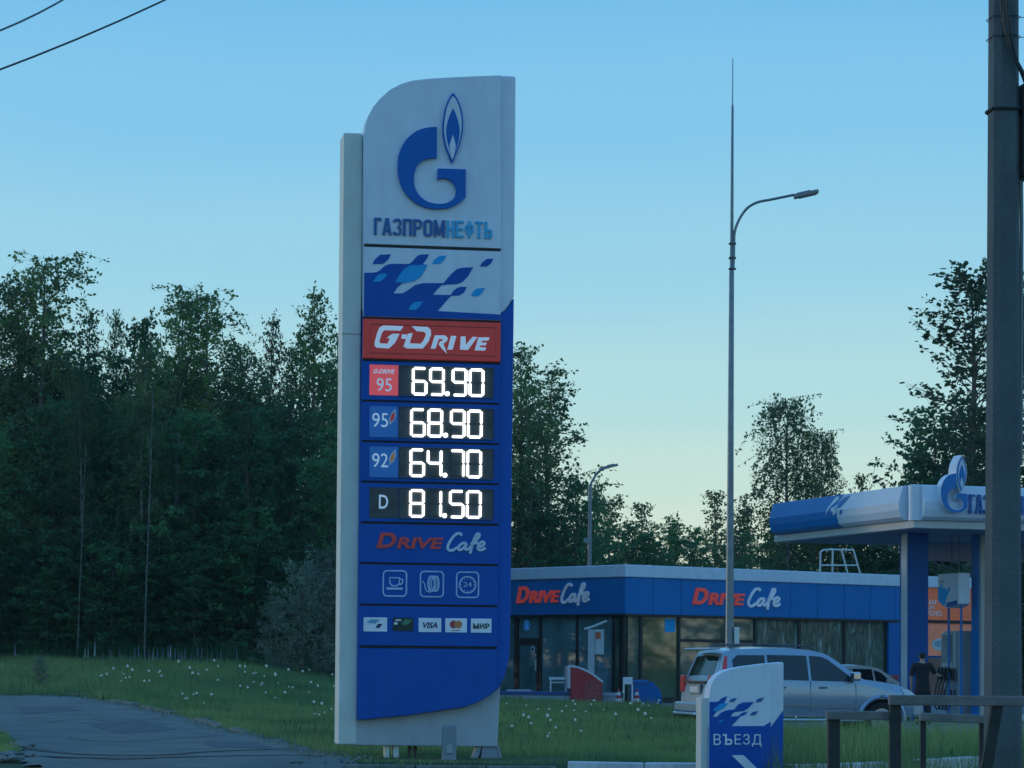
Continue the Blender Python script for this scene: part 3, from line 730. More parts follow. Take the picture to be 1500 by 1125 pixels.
bl = [(max(x, xL - .0), z) for x, z in bl]; bl[-1] = (xP, zz(949.5)); bl[0] = (xL, zz(949.5)); bl[1] = (xL, bl[1][1]); bl[-2] = (xP, bl[-2][1])
MB().prism(bl, -.03, .03).build('blank_panel', BLUE, price, bevel=.006)

# post standing in front of the sign
P = ground_hit(661, 1113); hgt = (1113 - 1063) / FPX * P.y
bo = empty('concrete_bollard', (P.x, P.y, P.z), R(6), 'short grey post standing in the grass against the base of the price sign', 'post')
MB().box(-.12, .06, -.09, .12, -.2, hgt).build('shaft', mat('bollard_grey', (.24, .30, .33), .8, var=.12, bump=.3), bo, bevel=.02)
MB().box(-.07, .01, -.105, -.088, hgt * .2, hgt * .45).build('marker_plate', mat('bollard_plate', (.34, .40, .42), .6), bo)

# ------------------------------------------------------------------ entrance sign
P = at(1094, 1100, 32.6); P.z = .02; A_E = R(8)
FE = Frame(P, A_E)
es = empty('entrance_sign', P, A_E, 'low white and blue sign with the word ВЪЕЗД and an arrow', 'sign')
def z6(u, v): return (980 + u / 3.461, 800 + v / 3.4615)
bz = -.02
outl = [(203, 765), (206, 735), (212, 708), (222, 685), (240, 660), (262, 643), (300, 627), (370, 612), (480, 597), (575, 588), (584, 590)]
W_ = pxs([z6(*p) for p in outl], FE); xLe, xRe = W_[0][0], W_[-1][0]
zw = [FE.px(*z6(203, 790))[1], FE.px(*z6(583, 835))[1], FE.px(*z6(480, 912))[1]]
xm = FE.px(*z6(480, 912))[0]; xf = FE.px(*z6(515, 900))[0]
MB().prism(W_ + [(xRe, zw[1]), (xf, zw[1] - .22), (xLe, zw[1] - .22)], .02, .3).build('upper_shell', WHITE, es, bevel=.015)
MB().prism([(xLe, zw[1] - .2202), (xf, zw[1] - .2202), (xRe, zw[1] - .001), (xRe, bz), (xLe, bz)], .021, .298).build('lower_shell', BLUE2, es, bevel=.01)
fw = [(x, z) for x, z in W_ if x <= xf] + [(xf, float(np.interp(xf, [p[0] for p in W_], [p[1] for p in W_])))]
fwm = [(x, z) for x, z in fw] + [(xf, zw[2]), (xLe, zw[2])]
fp = MB().prism(fw + [(xf, bz + .15), (xLe, bz + .15)], -.01, .018).build('front_panel', WHITE, es, bevel=.004)
WB = [(203,790),(250,788),(268,770),(295,760),(288,782),(278,795),(298,798),(285,815),(262,832),(240,840),(222,866),(245,864),(262,845),(290,832),(330,828),(350,803),(375,792),(430,790),(405,820),(380,836),(345,840),(328,843),(312,863),(350,862),(370,845),(400,838),(385,856),(362,864),(318,912),(480,912),(515,890)]
q = pxs([z6(*p) for p in WB], FE, -.012); q = [(min(max(x, xLe + .002), xf - .001), z) for x, z in q] + [(xf - .001, bz + .16), (xLe + .002, bz + .16)]
MB().prism(q, -.015, -.008).build('wave_print', BLUE, fp)
for pl, m_ in (([(222,832),(245,812),(262,797),(298,796),(285,815),(262,832),(235,838)], LBLUE), ([(303,790),(318,773),(345,770),(330,789)], DBLUE), ([(437,792),(452,773),(483,767),(466,790)], DBLUE), ([(410,858),(424,840),(452,836),(436,857)], DBLUE), ([(248,892),(258,884),(275,882),(264,892)], LBLUE)):
    MB().prism(pxs([z6(*p) for p in pl], FE, -.017), -.019, -.013).build('leaf_mark', m_, fp)
a, b = FE.px(*z6(226, 1008), -.02), FE.px(*z6(226, 952), -.02); c = FE.px(*z6(470, 990), -.02)
wd_ = c[0] - a[0]
soft_sign(letters(letters(MB(), 'В', a[0], a[0] + wd_ * .15, a[1], b[1], -.024, -.012), 'ЕЗД', a[0] + wd_ * .435, c[0], a[1] - .02, b[1], -.024, -.012, .0, 0, 1.12), a[0] + wd_ * .19, a[0] + wd_ * .385, a[1], b[1], -.024, -.012, .022, True).build('lettering', mat('print_white', (.72, .78, .84), .5), fp)
ar = [z6(*p) for p in [(318, 1060), (378, 1060), (470, 1150), (378, 1240), (318, 1240), (410, 1150)]]
MB().prism(pxs(ar, FE, -.02), -.022, -.012).build('arrow', mat('print_white', (.72, .78, .84)), fp)
cxl = FE.px(1026.5, 1040, .06)[0]; cxr = FE.px(1038.2, 1040, .06)[0]
MB().box(cxl, cxr, .05, .34, bz, FE.px(1032, 1022.5, .06)[1]).build('support_column', GREYCOL, es, bevel=.01)

# ------------------------------------------------------------------ tall lamp mast
STEEL = mat('galvanised_steel', (.20, .24, .27), .45, metal=.5, var=.15, vs=8, bump=.1)
DSTEEL = mat('dark_steel', (.10, .12, .13), .5, metal=.4, var=.15)
Ym = 56.0
B = at(1068.3, 1000, Ym)
FM = Frame((B.x, B.y, 0), 0)
mast = empty('lamp_mast', (B.x, B.y, 0), 0, 'tall grey mast with a curved lamp arm and a needle tip, behind the silver car', 'street lamp')
zpx = lambda v, u=1071: FM.px(u, v)[1]
MB().lathe([(.10, -.05), (.09, 1.5), (.068, zpx(700)), (.052, zpx(398)), (.040, zpx(396)), (.034, zpx(300)), (.024, zpx(155)), (.012, zpx(153)), (.009, zpx(86)), (0.003, zpx(85))], 14).build('pole', STEEL, mast, smooth=True)
armp = [FM.px(u, v) for u, v in [(1074, 394), (1075, 370), (1075.5, 345), (1079, 330), (1086, 316), (1096, 304), (1110, 296.5), (1130, 292.5), (1164, 285.5)]]
armp = catmull(armp, 5)
MB().tube([(x, -.03, z) for x, z in armp], .028, 8).build('arm', STEEL, mast, smooth=True)
for v in (357, 378, 394): MB().box(-.065, .09, -.07, .06, zpx(v) - .018, zpx(v) + .018).build('clamp', DSTEEL, mast, bevel=.01)
h0, h1 = FM.px(1163, 288.5), FM.px(1198, 280.5)
def lamp_head(p0, p1, w, t):
    d = Vector((p1[0] - p0[0], 0, p1[1] - p0[1])); L = d.length; a = math.atan2(d.z, d.x)
    M = Matrix.Translation((p0[0], -.03, p0[1])) @ Matrix.Rotation(-a, 4, 'Y')
    mb = MB().box(0, L, -w / 2, w / 2, -t * .35, t * .25, M); mb.box(L * .08, L * .7, -w * .35, w * .35, t * .25, t * .48, M)
    return mb, M, L
mb, M, L = lamp_head(h0, h1, .26, .12)
lh = mb.build('lamp_head', mat('lamp_grey', (.22, .25, .26), .5, var=.1), mast, bevel=.015)
MB().box(L * .2, L * .92, -.11, .11, -.056, -.043, M).build('lamp_glass', mat('lamp_lens', (.12, .14, .15), .15), lh)
MB().box(.09, .2, -.1, .06, 1.9, 2.25).build('junction_box', GREYCOL, mast, bevel=.01)

# small street lamp behind the building
Yl = 111.5; B = at(863, 900, Yl); FL = Frame((B.x, B.y, .2), 0)
sl = empty('street_lamp', (B.x, B.y, .2), 0, 'slim street lamp with one curved arm, behind the roof of the cafe', 'street lamp')
MB().lathe([(.11, -.3), (.10, 2), (.07, FL.px(863, 712)[1])], 10).build('pole', STEEL, sl, smooth=True)
ap = catmull([FL.px(u, v) for u, v in [(863.5, 714), (868, 704), (875, 693), (882, 687), (890, 683.5)]], 5)
MB().tube([(x, 0, z) for x, z in ap], .05, 8).build('arm', STEEL, sl, smooth=True)
mb, M, L = lamp_head(FL.px(888, 684.5), FL.px(905, 680.5), .3, .16)
mb.build('lamp_head', mat('lamp_grey', (.22, .25, .26)), sl, bevel=.015)
MB().box(-.25, .1, -.1, .1, FL.px(863, 795)[1], FL.px(863, 788)[1]).build('bracket', STEEL, sl)

# ------------------------------------------------------------------ concrete utility pole on the right
CONC = mat('pole_concrete', (.085, .118, .13), .85, var=.22, vs=2.0, bump=.6, bs=30, dirt=.5, dirtcol=(.05, .06, .06))
Yp = 23.0; B = at(1469, 1000, Yp)
ang = R(12); FP = Frame((B.x, B.y, 0), ang)
up = empty('utility_pole', (B.x, B.y, 0), ang, 'thick square concrete utility pole at the right edge', 'utility pole')
def octa(w, c): h = w / 2; return [(-h + c, -h), (h - c, -h), (h, -h + c), (h, h - c), (h - c, h), (-h + c, h), (-h, h - c), (-h, -h + c)]
rings = [(0, .285), (2, .27), (4, .25), (7.6, .225)]; vs = []; fs = []
for z, w in rings: vs += [(x, y, z) for x, y in octa(w, .05)]
for i in range(len(rings) - 1):
    for k in range(8): fs.append((i * 8 + k, i * 8 + (k + 1) % 8, (i + 1) * 8 + (k + 1) % 8, (i + 1) * 8 + k))
fs += [tuple(range(7, -1, -1)), tuple(len(vs) - 8 + k for k in range(8))]
MB().add(vs, fs).build('shaft', CONC, up)
zc = lambda v: FP.px(1467, v)[1]
for v in (28, 57, 162, 163.5):
    w = .255 if v < 100 else .262
    mb = MB(); z = zc(v); t = .006 if v < 100 else .014
    pts = [(x * 1.0, y * 1.0, z + (.01 * math.sin(i))) for i, (x, y) in enumerate(octa(w, .05))]; pts.append(pts[0])
    mb.tube(pts, t * .7, 5); 
    if v < 100: mb.tube([(.12, -.1, z), (.25, -.12, z - .01)], t * .6, 5)
    mb.build('strap', mat('strap_metal', (.35, .38, .38) if v > 100 else (.03, .035, .04), .5), up)
CAB = mat('cable_black', (.012, .015, .02), .5)
for off, (pt_) in enumerate(([(1466, -30), (1467, 10), (1473, 45), (1484, 80), (1495, 105), (1506, 135)], [(1475, -30), (1476, 15), (1481, 50), (1489, 85), (1496, 100), (1510, 125)], [(1470, -30), (1471, 20), (1477, 60), (1490, 95), (1510, 122)])):
    q = catmull([FP.px(u, v, -.16 - .012 * off) for u, v in pt_], 5)
    MB().tube([(x, -.16 - .012 * off, z) for x, z in q], .011, 6).build('cable', CAB, up)
eb0, eb1 = FP.px(1491, 262, 0), FP.px(1540, 128, 0)
bx = empty('meter_box', FP.wor((eb0[0], 0, eb0[1])), ang, 'black electrical box strapped high on the side of the concrete pole', 'electrical box')
MB().box(0, eb1[0] - eb0[0], -.12, .14, 0, eb1[1] - eb0[1]).build('case', mat('box_black', (.03, .025, .03), .45, var=.2), bx, bevel=.02)
MB().box(.02, eb1[0] - eb0[0] - .02, -.135, -.121, .03, eb1[1] - eb0[1] - .03).build('cover', mat('box_cover', (.05, .042, .045), .4, var=.2), bx, bevel=.006)
MB().tube([(.03, 0, -.01), (.035, 0, -.4), (.03, 0, -2.5)], .018, 8).build('conduit', mat('conduit_grey', (.2, .24, .25), .6), bx)

# overhead wires
for k, (a, b) in enumerate((((-60, 66), (130, -24)), ((-80, 131), (330, -44)))):
    pa, pb = at(a[0], a[1], 20), at(b[0], b[1], 24)
    pts = [pa.lerp(pb, t) + Vector((0, 0, -.05 * 4 * t * (1 - t))) for t in np.linspace(-1.2, 2.2, 24)]
    o = MB().tube(pts, .0085, 6).build('overhead_wire', CAB)
    tag(o, ['shorter black wire across the top left corner of the sky', 'longer lower black wire crossing the sky at upper left'][k], 'wire')

# ------------------------------------------------------------------ railings at the lower right
RAIL = mat('railing_weathered', (.17, .17, .165), .8, var=.25, vs=6, bump=.5, bs=30, dirt=.5, dirtcol=(.25, .23, .2))
PST = mat('railing_post_dark', (.03, .035, .035), .8, var=.3, vs=6, bump=.4)
Yf = 19.5
def bar(mb, p, q, w, h):
    p, q = Vector(p), Vector(q); d = q - p; L = d.length
    M = Matrix.Translation(p) @ d.to_track_quat('X', 'Z').to_matrix().to_4x4()
    return mb.box(0, L, -w / 2, w / 2, -h / 2, h / 2, M)
def rail_thing(name, label, posts, rails, Y):
    o0 = at(posts[0][0], posts[0][1], Y); o0.z = 0
    r = empty(name, o0, 0, label, 'railing', 'railings beside the road')
    for (ua, va, ub, vb, w) in posts:
        a = at(ua, va, Y) - o0; b = at(ub, vb, Y) - o0
        k = (0 - b.z) / (b.z - a.z) if b.z != a.z else 0; e = b + (b - a) * k; e.z = -.05
        bar(MB(), a, e, w, w).build('post', PST, r, bevel=.006)
    for (ua, va, ub, vb, h) in rails:
        a = at(ua, va, Y - .02) - o0; b = at(ub, vb, Y - .02) - o0
        bar(MB(), a, b, .09, h).build('rail', RAIL, r, bevel=.008)
    return r
rail_thing('railing', 'short lower weathered railing between the entrance sign and the taller railing', [(1221, 1052, 1221, 1120, .085)], [(1210, 1047.5, 1302, 1048.5, .065)], Yf + .12)
rail_thing('railing', 'taller weathered railing running in front of the concrete pole with one leaning post', [(1311, 1030, 1311, 1120, .08), (1461, 1030, 1444, 1125, .08)], [(1302, 1025.5, 1700, 1029, .075)], Yf)
rail_thing('railing', 'farther low railing seen under the taller rail', [(1439, 1055, 1439, 1120, .06), (1352, 1052, 1352, 1120, .05)], [(1347, 1050, 1446, 1054, .075)], Yf + 5)

# ------------------------------------------------------------------ cafe building
YB = 97.5
CB = at(915, 1000, YB); CB.z = 0
YAWB = R(37.6)
FR = Frame(CB, YAWB)                 # right facade: x runs right and away
FLB = Frame(CB, YAWB - math.pi / 2)  # left facade: negative x runs left and away
bld = empty('cafe_building', CB, YAWB, 'low blue and white flat-roofed cafe building with large dark windows', 'building')
blL = R(-90)
def left_part(o):   # a part modelled in the left facade frame
    o.rotation_euler = (0, 0, -math.pi / 2); return o
ROOFW = mat('roof_band_white', (.62, .72, .82), .5, var=.04, dirt=.2, dirtcol=(.35, .38, .4))
BBLUE = mat('building_blue', (.002, .165, .46), .5, var=.06, spec=.25, vs=.7, dirt=.1, dirtcol=(.02, .12, .3))
BBLUED = mat('building_blue_pier', (.002, .13, .40), .5, var=.06, spec=.25)
FRAMEM = mat('window_frame_black', (.012, .015, .018), .4)
def glass(name, col, rough=.04, bump=0.0, bs=2.0, stretch=(6, 6, .7)):
    m = mat(name, col, rough, var=.35, vs=1.1, spec=.5)
    n, l = m.node_tree.nodes, m.node_tree.links
    n['Principled BSDF'].inputs['IOR'].default_value = 2.1
    if bump:
        b = n['Principled BSDF']; tc = n.new('ShaderNodeTexCoord'); mp = n.new('ShaderNodeMapping'); mp.inputs['Scale'].default_value = stretch
        no = n.new('ShaderNodeTexNoise'); no.inputs['Scale'].default_value = bs; no.inputs['Detail'].default_value = 3; no.inputs['Distortion'].default_value = 1.5
        bp = n.new('ShaderNodeBump'); bp.inputs['Strength'].default_value = bump; bp.inputs['Distance'].default_value = .2
        l.new(tc.outputs['Object'], mp.inputs[0]); l.new(mp.outputs[0], no.inputs['Vector']); l.new(no.outputs['Fac'], bp.inputs['Height']); l.new(bp.outputs[0], b.inputs['Normal'])
    return m
GL_L = glass('glass_left', (.12, .235, .25)); GL_R = glass('glass_olive', (.06, .105, .05)); GL_D = glass('glass_dark', (.05, .11, .09))
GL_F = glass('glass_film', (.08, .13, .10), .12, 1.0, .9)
def paint_glints(m):  # pale streaks painted into the colour as sunlight mirrored in the film
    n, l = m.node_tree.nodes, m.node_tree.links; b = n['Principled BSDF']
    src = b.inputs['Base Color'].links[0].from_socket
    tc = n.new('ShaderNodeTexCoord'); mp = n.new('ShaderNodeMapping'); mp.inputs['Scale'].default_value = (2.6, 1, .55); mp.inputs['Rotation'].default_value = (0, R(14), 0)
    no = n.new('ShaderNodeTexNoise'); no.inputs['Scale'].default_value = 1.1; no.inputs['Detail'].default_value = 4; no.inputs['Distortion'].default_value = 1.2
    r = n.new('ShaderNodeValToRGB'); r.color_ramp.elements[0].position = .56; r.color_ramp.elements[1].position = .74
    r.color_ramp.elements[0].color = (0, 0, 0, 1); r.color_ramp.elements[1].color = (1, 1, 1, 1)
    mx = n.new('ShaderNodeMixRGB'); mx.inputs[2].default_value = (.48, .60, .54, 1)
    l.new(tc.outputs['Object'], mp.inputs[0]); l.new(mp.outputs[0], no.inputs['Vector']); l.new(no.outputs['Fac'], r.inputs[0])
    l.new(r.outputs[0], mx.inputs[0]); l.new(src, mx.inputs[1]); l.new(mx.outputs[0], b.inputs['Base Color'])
paint_glints(GL_F); GL_F.node_tree.nodes['Principled BSDF'].inputs['IOR'].default_value = 1.5
zT = FR.px(915, 827)[1]; zW = FR.px(915, 845)[1]; zF = FR.px(915, 899)[1]
LX = FR.px(1478, 900)[0]; LL = 11.5                 # lengths of the two facades
# core walls (behind the glazing) and roof
MB().box(.35, LX, .35, LL, .0, zT - .25).build('core_wall', mat('interior_dark', (.04, .05, .05), .8), bld)
MB().box(-.06, LX + .06, -.06, LL + .06, zW, zT).build('roof_band', ROOFW, bld, bevel=.03)
MB().box(.3, LX - .3, .3, LL - .3, zT, zT + .03).build('roof_deck', mat('roof_grey', (.2, .22, .24), .8), bld)
MB().box(-.02, LX, -.02, .34, zF - .09, zF - .004).build('soffit', FRAMEM, bld)
MB().box(-.02, .339, .34, LL, zF - .09, zF - .004).build('soffit', FRAMEM, bld)
# fascia panels with recessed joints
def fascia(us, F, left=False, v=870, last=None):
    for i in range(len(us) - 1):
        a, b = F.px(us[i], v)[0], F.px(us[i + 1], v)[0]
        if abs(us[i] - 915) < .6: a = 0.0
        if abs(us[i + 1] - 915) < .6: b = 0.0
        a, b = min(a, b), max(a, b)
        o = MB().box(a + .012, b - .012, -.0, .1, zF, zW - .004).build('fascia_panel', BBLUE, bld, bevel=.008)
        if left: left_part(o)
usR = [915, 956.5, 998, 1157.7, 1198, 1237, 1274.7, 1311]
fascia(usR, FR)
usL = [915, 909.8, 875.6, 748, 700, 650]
fascia(usL, FLB, True)
MB().box(.1, LX, .1, .34, zF, zW - .01).build('fascia_back', mat('joint_dark_blue', (.004, .03, .12), .6), bld)
MB().box(.1, .34, .34, LL, zF, zW - .01).build('fascia_back', mat('joint_dark_blue', (.004, .03, .12)), bld)
# glazing: each pane and mullion on its own
Xr = lambda u: FR.px(u, 950)[0]
Xl = lambda u: FLB.px(u, 950)[0]
PL = .06
def pane(a, b, z0, z1, m, left=False, name='window_pane'):
    a, b = min(a, b), max(a, b)
    o = MB().box(a, b, .16, .18, z0, z1).build(name, m, bld)
    return left_part(o) if left else o
def mull(a, b, z0, z1, left=False, y0=.1):
    a, b = min(a, b), max(a, b)
    o = MB().box(a, b, y0, .2, z0, z1).build('mullion', FRAMEM, bld, bevel=.006)
    return left_part(o) if left else o
zh = zF - .1
mr = [(915, 918.5), (940, 944), (996, 999.5), (1108, 1111.5), (1172, 1175.8), (1238.5, 1242), (1299, 1302)]
for a, b in mr: mull(Xr(a) if a > 915 else .0, Xr(b), .02, zh)
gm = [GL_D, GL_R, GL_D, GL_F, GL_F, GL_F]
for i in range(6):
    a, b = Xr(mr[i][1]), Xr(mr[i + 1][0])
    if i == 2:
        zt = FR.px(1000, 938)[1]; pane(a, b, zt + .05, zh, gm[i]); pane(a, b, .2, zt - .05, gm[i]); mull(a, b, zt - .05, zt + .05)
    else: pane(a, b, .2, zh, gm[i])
mull(Xr(918), Xr(1299), .0, .2)
ml = [(918.5, 915), (896, 893), (842.5, 840), (789.5, 786), (755, 750), (700, 697), (640, 637)]
for a, b in ml:
    if a > 916: continue
    mull(Xl(a), Xl(b), .02, zh, True)
mull(Xl(905), Xl(903.5), .02, zh, True)
gl_ = [GL_D, GL_L, GL_L, None, GL_L, GL_L]
for i in range(6):
    a, b = (Xl(ml[i][1]) if i else -.02), Xl(ml[i + 1][0])
    if gl_[i] is not None: pane(a, b, .2, zh, gl_[i], True)
mull(-.01, Xl(786), .0, .2, True); mull(Xl(755), Xl(640), .0, .2, True)
c0_, c1_ = FR.px(978, 906), FR.px(993, 926)
MB().box(c0_[0], c1_[0], .15, .158, c1_[1], c0_[1]).build('window_poster', LBLUE, bld)
# glass door with transom in the left facade
a, b = sorted((Xl(755.5), Xl(786)))
zt = FLB.px(770, 937)[1]
pane(a, b, zt + .06, zh, GL_L, True); mull(a, b, zt - .06, zt + .06, True)
dr = MB(); w = .09
dr.box(a + .01, a + w, .08, .16, .05, zt - .07).box(b - w * 1.3, b - .01, .08, .16, .05, zt - .07).box(a + w, b - w * 1.3, .08, .16, .05, .2).box(a + w, b - w * 1.3, .08, .16, zt - .2, zt - .07)
door = left_part(dr.build('door', FRAMEM, bld)); 
MB().box(a + w, b - w * 1.3, .12, .14, .2, zt - .2).build('door_glass', GL_L, door)
hx = b - .32
MB().tube([(hx, .08, .7), (hx, -.02, .74), (hx, -.02, 1.25), (hx, .08, 1.29)], .022, 6).build('handle', FRAMEM, door)
STK = mat('sticker_white', (.7, .74, .76), .5)
c = FLB.px(778, 951); mb = MB(); mb.prism(circ(c[0], c[1], .12), .065, .079); mb.build('sticker', STK, door)
MB().prism(circ(c[0], c[1], .07), .06, .066).build('sticker_mark', BLACK, door)
c = FLB.px(782.5, 972); MB().box(c[0] - .03, c[0] + .03, .065, .079, c[1] - .28, c[1] + .15).build('sticker', STK, door)
c = FLB.px(767, 916); mb = MB()
for k in range(4):
    a_ = k * math.pi / 4; mb.ribbon([(c[0] - .22 * math.cos(a_), c[1] - .22 * math.sin(a_)), (c[0] + .22 * math.cos(a_), c[1] + .22 * math.sin(a_))], .05, .14 - .002 * k, .159)
left_part(mb.build('blue_star_sign', mat('blue_neon', (.02, .2, .6), .4, emit=(.05, .4, 1), es=.15), bld))
# far blue pier on the right and poster wall of the entrance part
a = Xr(1302); b = Xr(1321.5)
MB().box(a, b, .0, .34, .0, zF - .004).build('blue_pier', BBLUED, bld, bevel=.01)
MB().box(FR.px(1311, 870)[0] + .012, b, .0, .1, zF, zW - .004).build('fascia_panel', BBLUE, bld, bevel=.008)
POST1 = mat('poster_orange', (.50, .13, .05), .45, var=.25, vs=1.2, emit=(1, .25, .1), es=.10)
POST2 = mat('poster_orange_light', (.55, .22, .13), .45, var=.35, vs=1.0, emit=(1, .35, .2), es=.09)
POST3 = mat('poster_brown', (.20, .10, .08), .45, var=.4, vs=1.4)
z_ = lambda v: FR.px(1400, v)[1]
prow = [(862.5, 909, POST1), (913, 961, POST2), (964, 1018, POST3)]
pus = [b + .05, Xr(1389), Xr(1432), Xr(1478)]
MB().box(b, LX, .1, .34, .0, z_(861)).build('entrance_wall', BBLUED, bld)
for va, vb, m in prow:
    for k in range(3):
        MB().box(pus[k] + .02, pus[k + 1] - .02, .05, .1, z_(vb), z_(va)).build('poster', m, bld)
pw = mat('poster_letter_white', (.72, .74, .74), .5)
PFX = lambda u: FR.px(u, 890)[0]
for txt, u0, u1, v0, v1 in (('НАШ', 1346, 1372.5, 879.5, 885.5), ('ТАК', 1346, 1371, 887.5, 893.5), ('ВКУСНО', 1346, 1380.5, 895.5, 903)):
    letters(MB(), txt, PFX(u0), PFX(u1), z_(v1), z_(v0), .04, .05, .02).build('poster_lettering', pw, bld)
c = FR.px(1377, 944); MB().prism(circ(c[0], c[1], .42, .24), .035, .05).build('poster_cup', mat('poster_cup_blue', (.45, .6, .62), .4), bld)
MB().prism(circ(c[0], c[1] + .03, .3, .13), .03, .036).build('poster_cup_coffee', mat('poster_coffee', (.25, .35, .38), .4), bld)

# raised letters on the fascia
def cafe_sign(F, ua, ub, uc, ud, vt, vb, left):
    xs_ = [F.px(u, 875, -.06)[0] for u in (ua, ub, uc, ud)]
    zt, zb_ = F.px(ua, vt, -.06)[1], F.px(ua, vb, -.06)[1]
    h = zt - zb_
    a = drive(MB(), xs_[0], xs_[1], zb_ + .1 * h, zt - .04 * h, -.06, -.002).build('raised_letters', REDB, bld)
    b = cafe(MB(), xs_[2], xs_[3], zb_ - .08 * h, zt + .02 * h, -.06, -.002).build('raised_letters', mat('raised_letter_white', (.66, .74, .82), .45, emit=(.6, .8, 1), es=.05), bld)
    if left: left_part(a); left_part(b)
def z5(u, v): return (730 + u / 4.327, 800 + v / 4.327)
cafe_sign(FLB, 755.5, 819, 821.5, 862.5, 858, 886.5, True)
cafe_sign(FR, 1015, 1092, 1096.5, 1144, 859.5, 888, False)

# steel hoop ladder rail on the roof
FRR = Frame(FR.wor((0, 1.2, 0)), YAWB)
lc = FRR.px(1230, 840); lo = FRR.wor((lc[0], 0, zT))
RL = empty('roof_ladder_rail', lo, YAWB, 'white tubular ladder rail standing on the cafe roof', 'handrail')
def q6(u, v): x, z = FRR.px(*z6(u, v)); return (x - lc[0], 0, z - zT)
WP = mat('white_tube', (.62, .66, .66), .4, var=.05)
for (a, b) in (((765, 150), (768, 30)), ((828, 150), (830, 18)), ((908, 150), (874, 18)), ((972, 150), (935, 20))):
    p, q = Vector(q6(*a)), Vector(q6(*b)); p.z = -.02; MB().tube([p, q], .035, 8).build('upright', WP, RL)
MB().tube([q6(768, 30), q6(780, 20), q6(830, 17), q6(935, 20)], .035, 8).build('rail', WP, RL)
MB().tube([q6(765, 97), q6(955, 97)], .03, 8).build('rail', WP, RL)

# ------------------------------------------------------------------ fuel canopy
YC = 68.2; CC = at(1338, 900, YC); CC.z = 0; YAWC = R(17)
FC = Frame(CC, YAWC); FCL = Frame(CC, YAWC - math.pi / 2)
can = empty('fuel_canopy', CC, YAWC, 'white and blue fuel station canopy with bulging fascia and emblem, on blue columns', 'canopy')
cT = FC.px(1338, 709.5)[1]; cL = FC.px(1338, 773)[1]; cF = FC.px(1338, 762)[1]
dl = -FCL.px(1134, 760)[0]; wr = 16.0
CANW = mat('canopy_white', (.60, .70, .80), .42, var=.04, dirt=.12, dirtcol=(.4, .42, .42))
CANB = mat('canopy_blue', (.003, .17, .48), .4, var=.05, spec=.35)
LIP = mat('canopy_lip', (.50, .53, .53), .5, var=.05, dirt=.2, dirtcol=(.3, .3, .28))
MB().box(.0, wr, .0, dl, cL, cF - .004).build('edge_lip', LIP, can, bevel=.01)
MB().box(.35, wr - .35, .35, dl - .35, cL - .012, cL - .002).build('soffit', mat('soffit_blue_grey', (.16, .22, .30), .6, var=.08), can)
MB().box(.12, wr - .1, .12, dl - .1, cF, cT - .12).build('deck_core', mat('canopy_core', (.3, .33, .34), .6), can)
hB = cT - cF
prof = [(.0, cF + .004), (.12, cF + .012), (.24, cF + hB * .10), (.29, cF + hB * .30), (.30, cF + hB * .50), (.26, cF + hB * .66), (.18, cF + hB * .97), (.0, cT), (-.12, cT + .01), (-.12, cF + .004)]
def bulge(F, xa, xb, m, name, left=False, tip=True):
    n = len(prof); mb = MB()
    st = [xa, xb]
    vs = [(x, -o + .02, z) for x in st for o, z in prof]; fs = [tuple(range(n)), tuple(range(2 * n - 1, n - 1, -1))]
    fs += [(i, (i + 1) % n, (i + 1) % n + n, i + n) for i in range(n)]
    o = mb.add(vs, fs).build(name, m, can, bevel=.01)
    if left: o.rotation_euler = (0, 0, -math.pi / 2)
    return o
def xcl(u, v=735): return FCL.px(u, v, -.25)[0]
xe = xcl(1318); xs1 = xcl(1227); xs0 = -dl + .30
bulge(FCL, xs0, xs1, CANB, 'blue_fascia', True); bulge(FCL, xs1 + .004, xe, CANW, 'white_fascia', True)
xr0 = FC.px(1352, 735, -.2)[0]
bulge(FC, xr0, 9.4, CANW, 'white_fascia'); bulge(FC, 9.404, wr, CANB, 'blue_fascia')
# the round corner post between the two fascias
MB().lathe([(.20, cF), (.20, cT - .02), (.15, cT)], 16, c=(.12, .12, 0)).build('corner_post', CANW, can, smooth=True)
# print where blue breaks into white on the left fascia
def fasc_y(z):
    zs = [p[1] for p in prof[:8]]; os_ = [p[0] for p in prof[:8]]
    return -(float(np.interp(z, zs, os_)) - .02)
def z7(u, v): return (1120 + u / 3.947, 650 + v / 3.945)
def on_fascia(pl, m, F, left, off=.006):
    q = [F.px(*z7(*p), -.22) for p in pl]
    # split into fine horizontal bands so the print hugs the curve
    zs = np.linspace(min(p[1] for p in q), max(p[1] for p in q), 9); mb = MB()
    n = len(q)
    for z0_, z1_ in zip(zs[:-1], zs[1:]):
        def span(z):
            c_ = []
            for i in range(n):
                (xa, za), (xb, zb2) = q[i], q[(i + 1) % n]
                if (za - z) * (zb2 - z) < 0: c_.append(xa + (xb - xa) * (z - za) / (zb2 - za))
            return (min(c_), max(c_)) if len(c_) >= 2 else None
        e = (z1_ - z0_) * .02
        A, B_ = span(z0_ + e), span(z1_ - e)
        if not A or not B_: continue
        mb.add([(A[0], fasc_y(z0_) - off, z0_), (A[1], fasc_y(z0_) - off, z0_), (B_[1], fasc_y(z1_) - off, z1_), (B_[0], fasc_y(z1_) - off, z1_)], [(0, 1, 2, 3)])
    if mb.v:
        o = mb.build('fascia_print', m, can)
        if left: o.rotation_euler = (0, 0, -math.pi / 2)
for pl in ([(405,305),(430,292),(422,330),(395,352),(378,385),(365,420),(372,370),(392,335)], [(455,296),(470,292),(440,345),(425,380),(405,410),(412,370),(430,335)], [(392,372),(428,360),(428,400),(410,415)]):
    on_fascia(pl, CANW, FCL, True, .010)
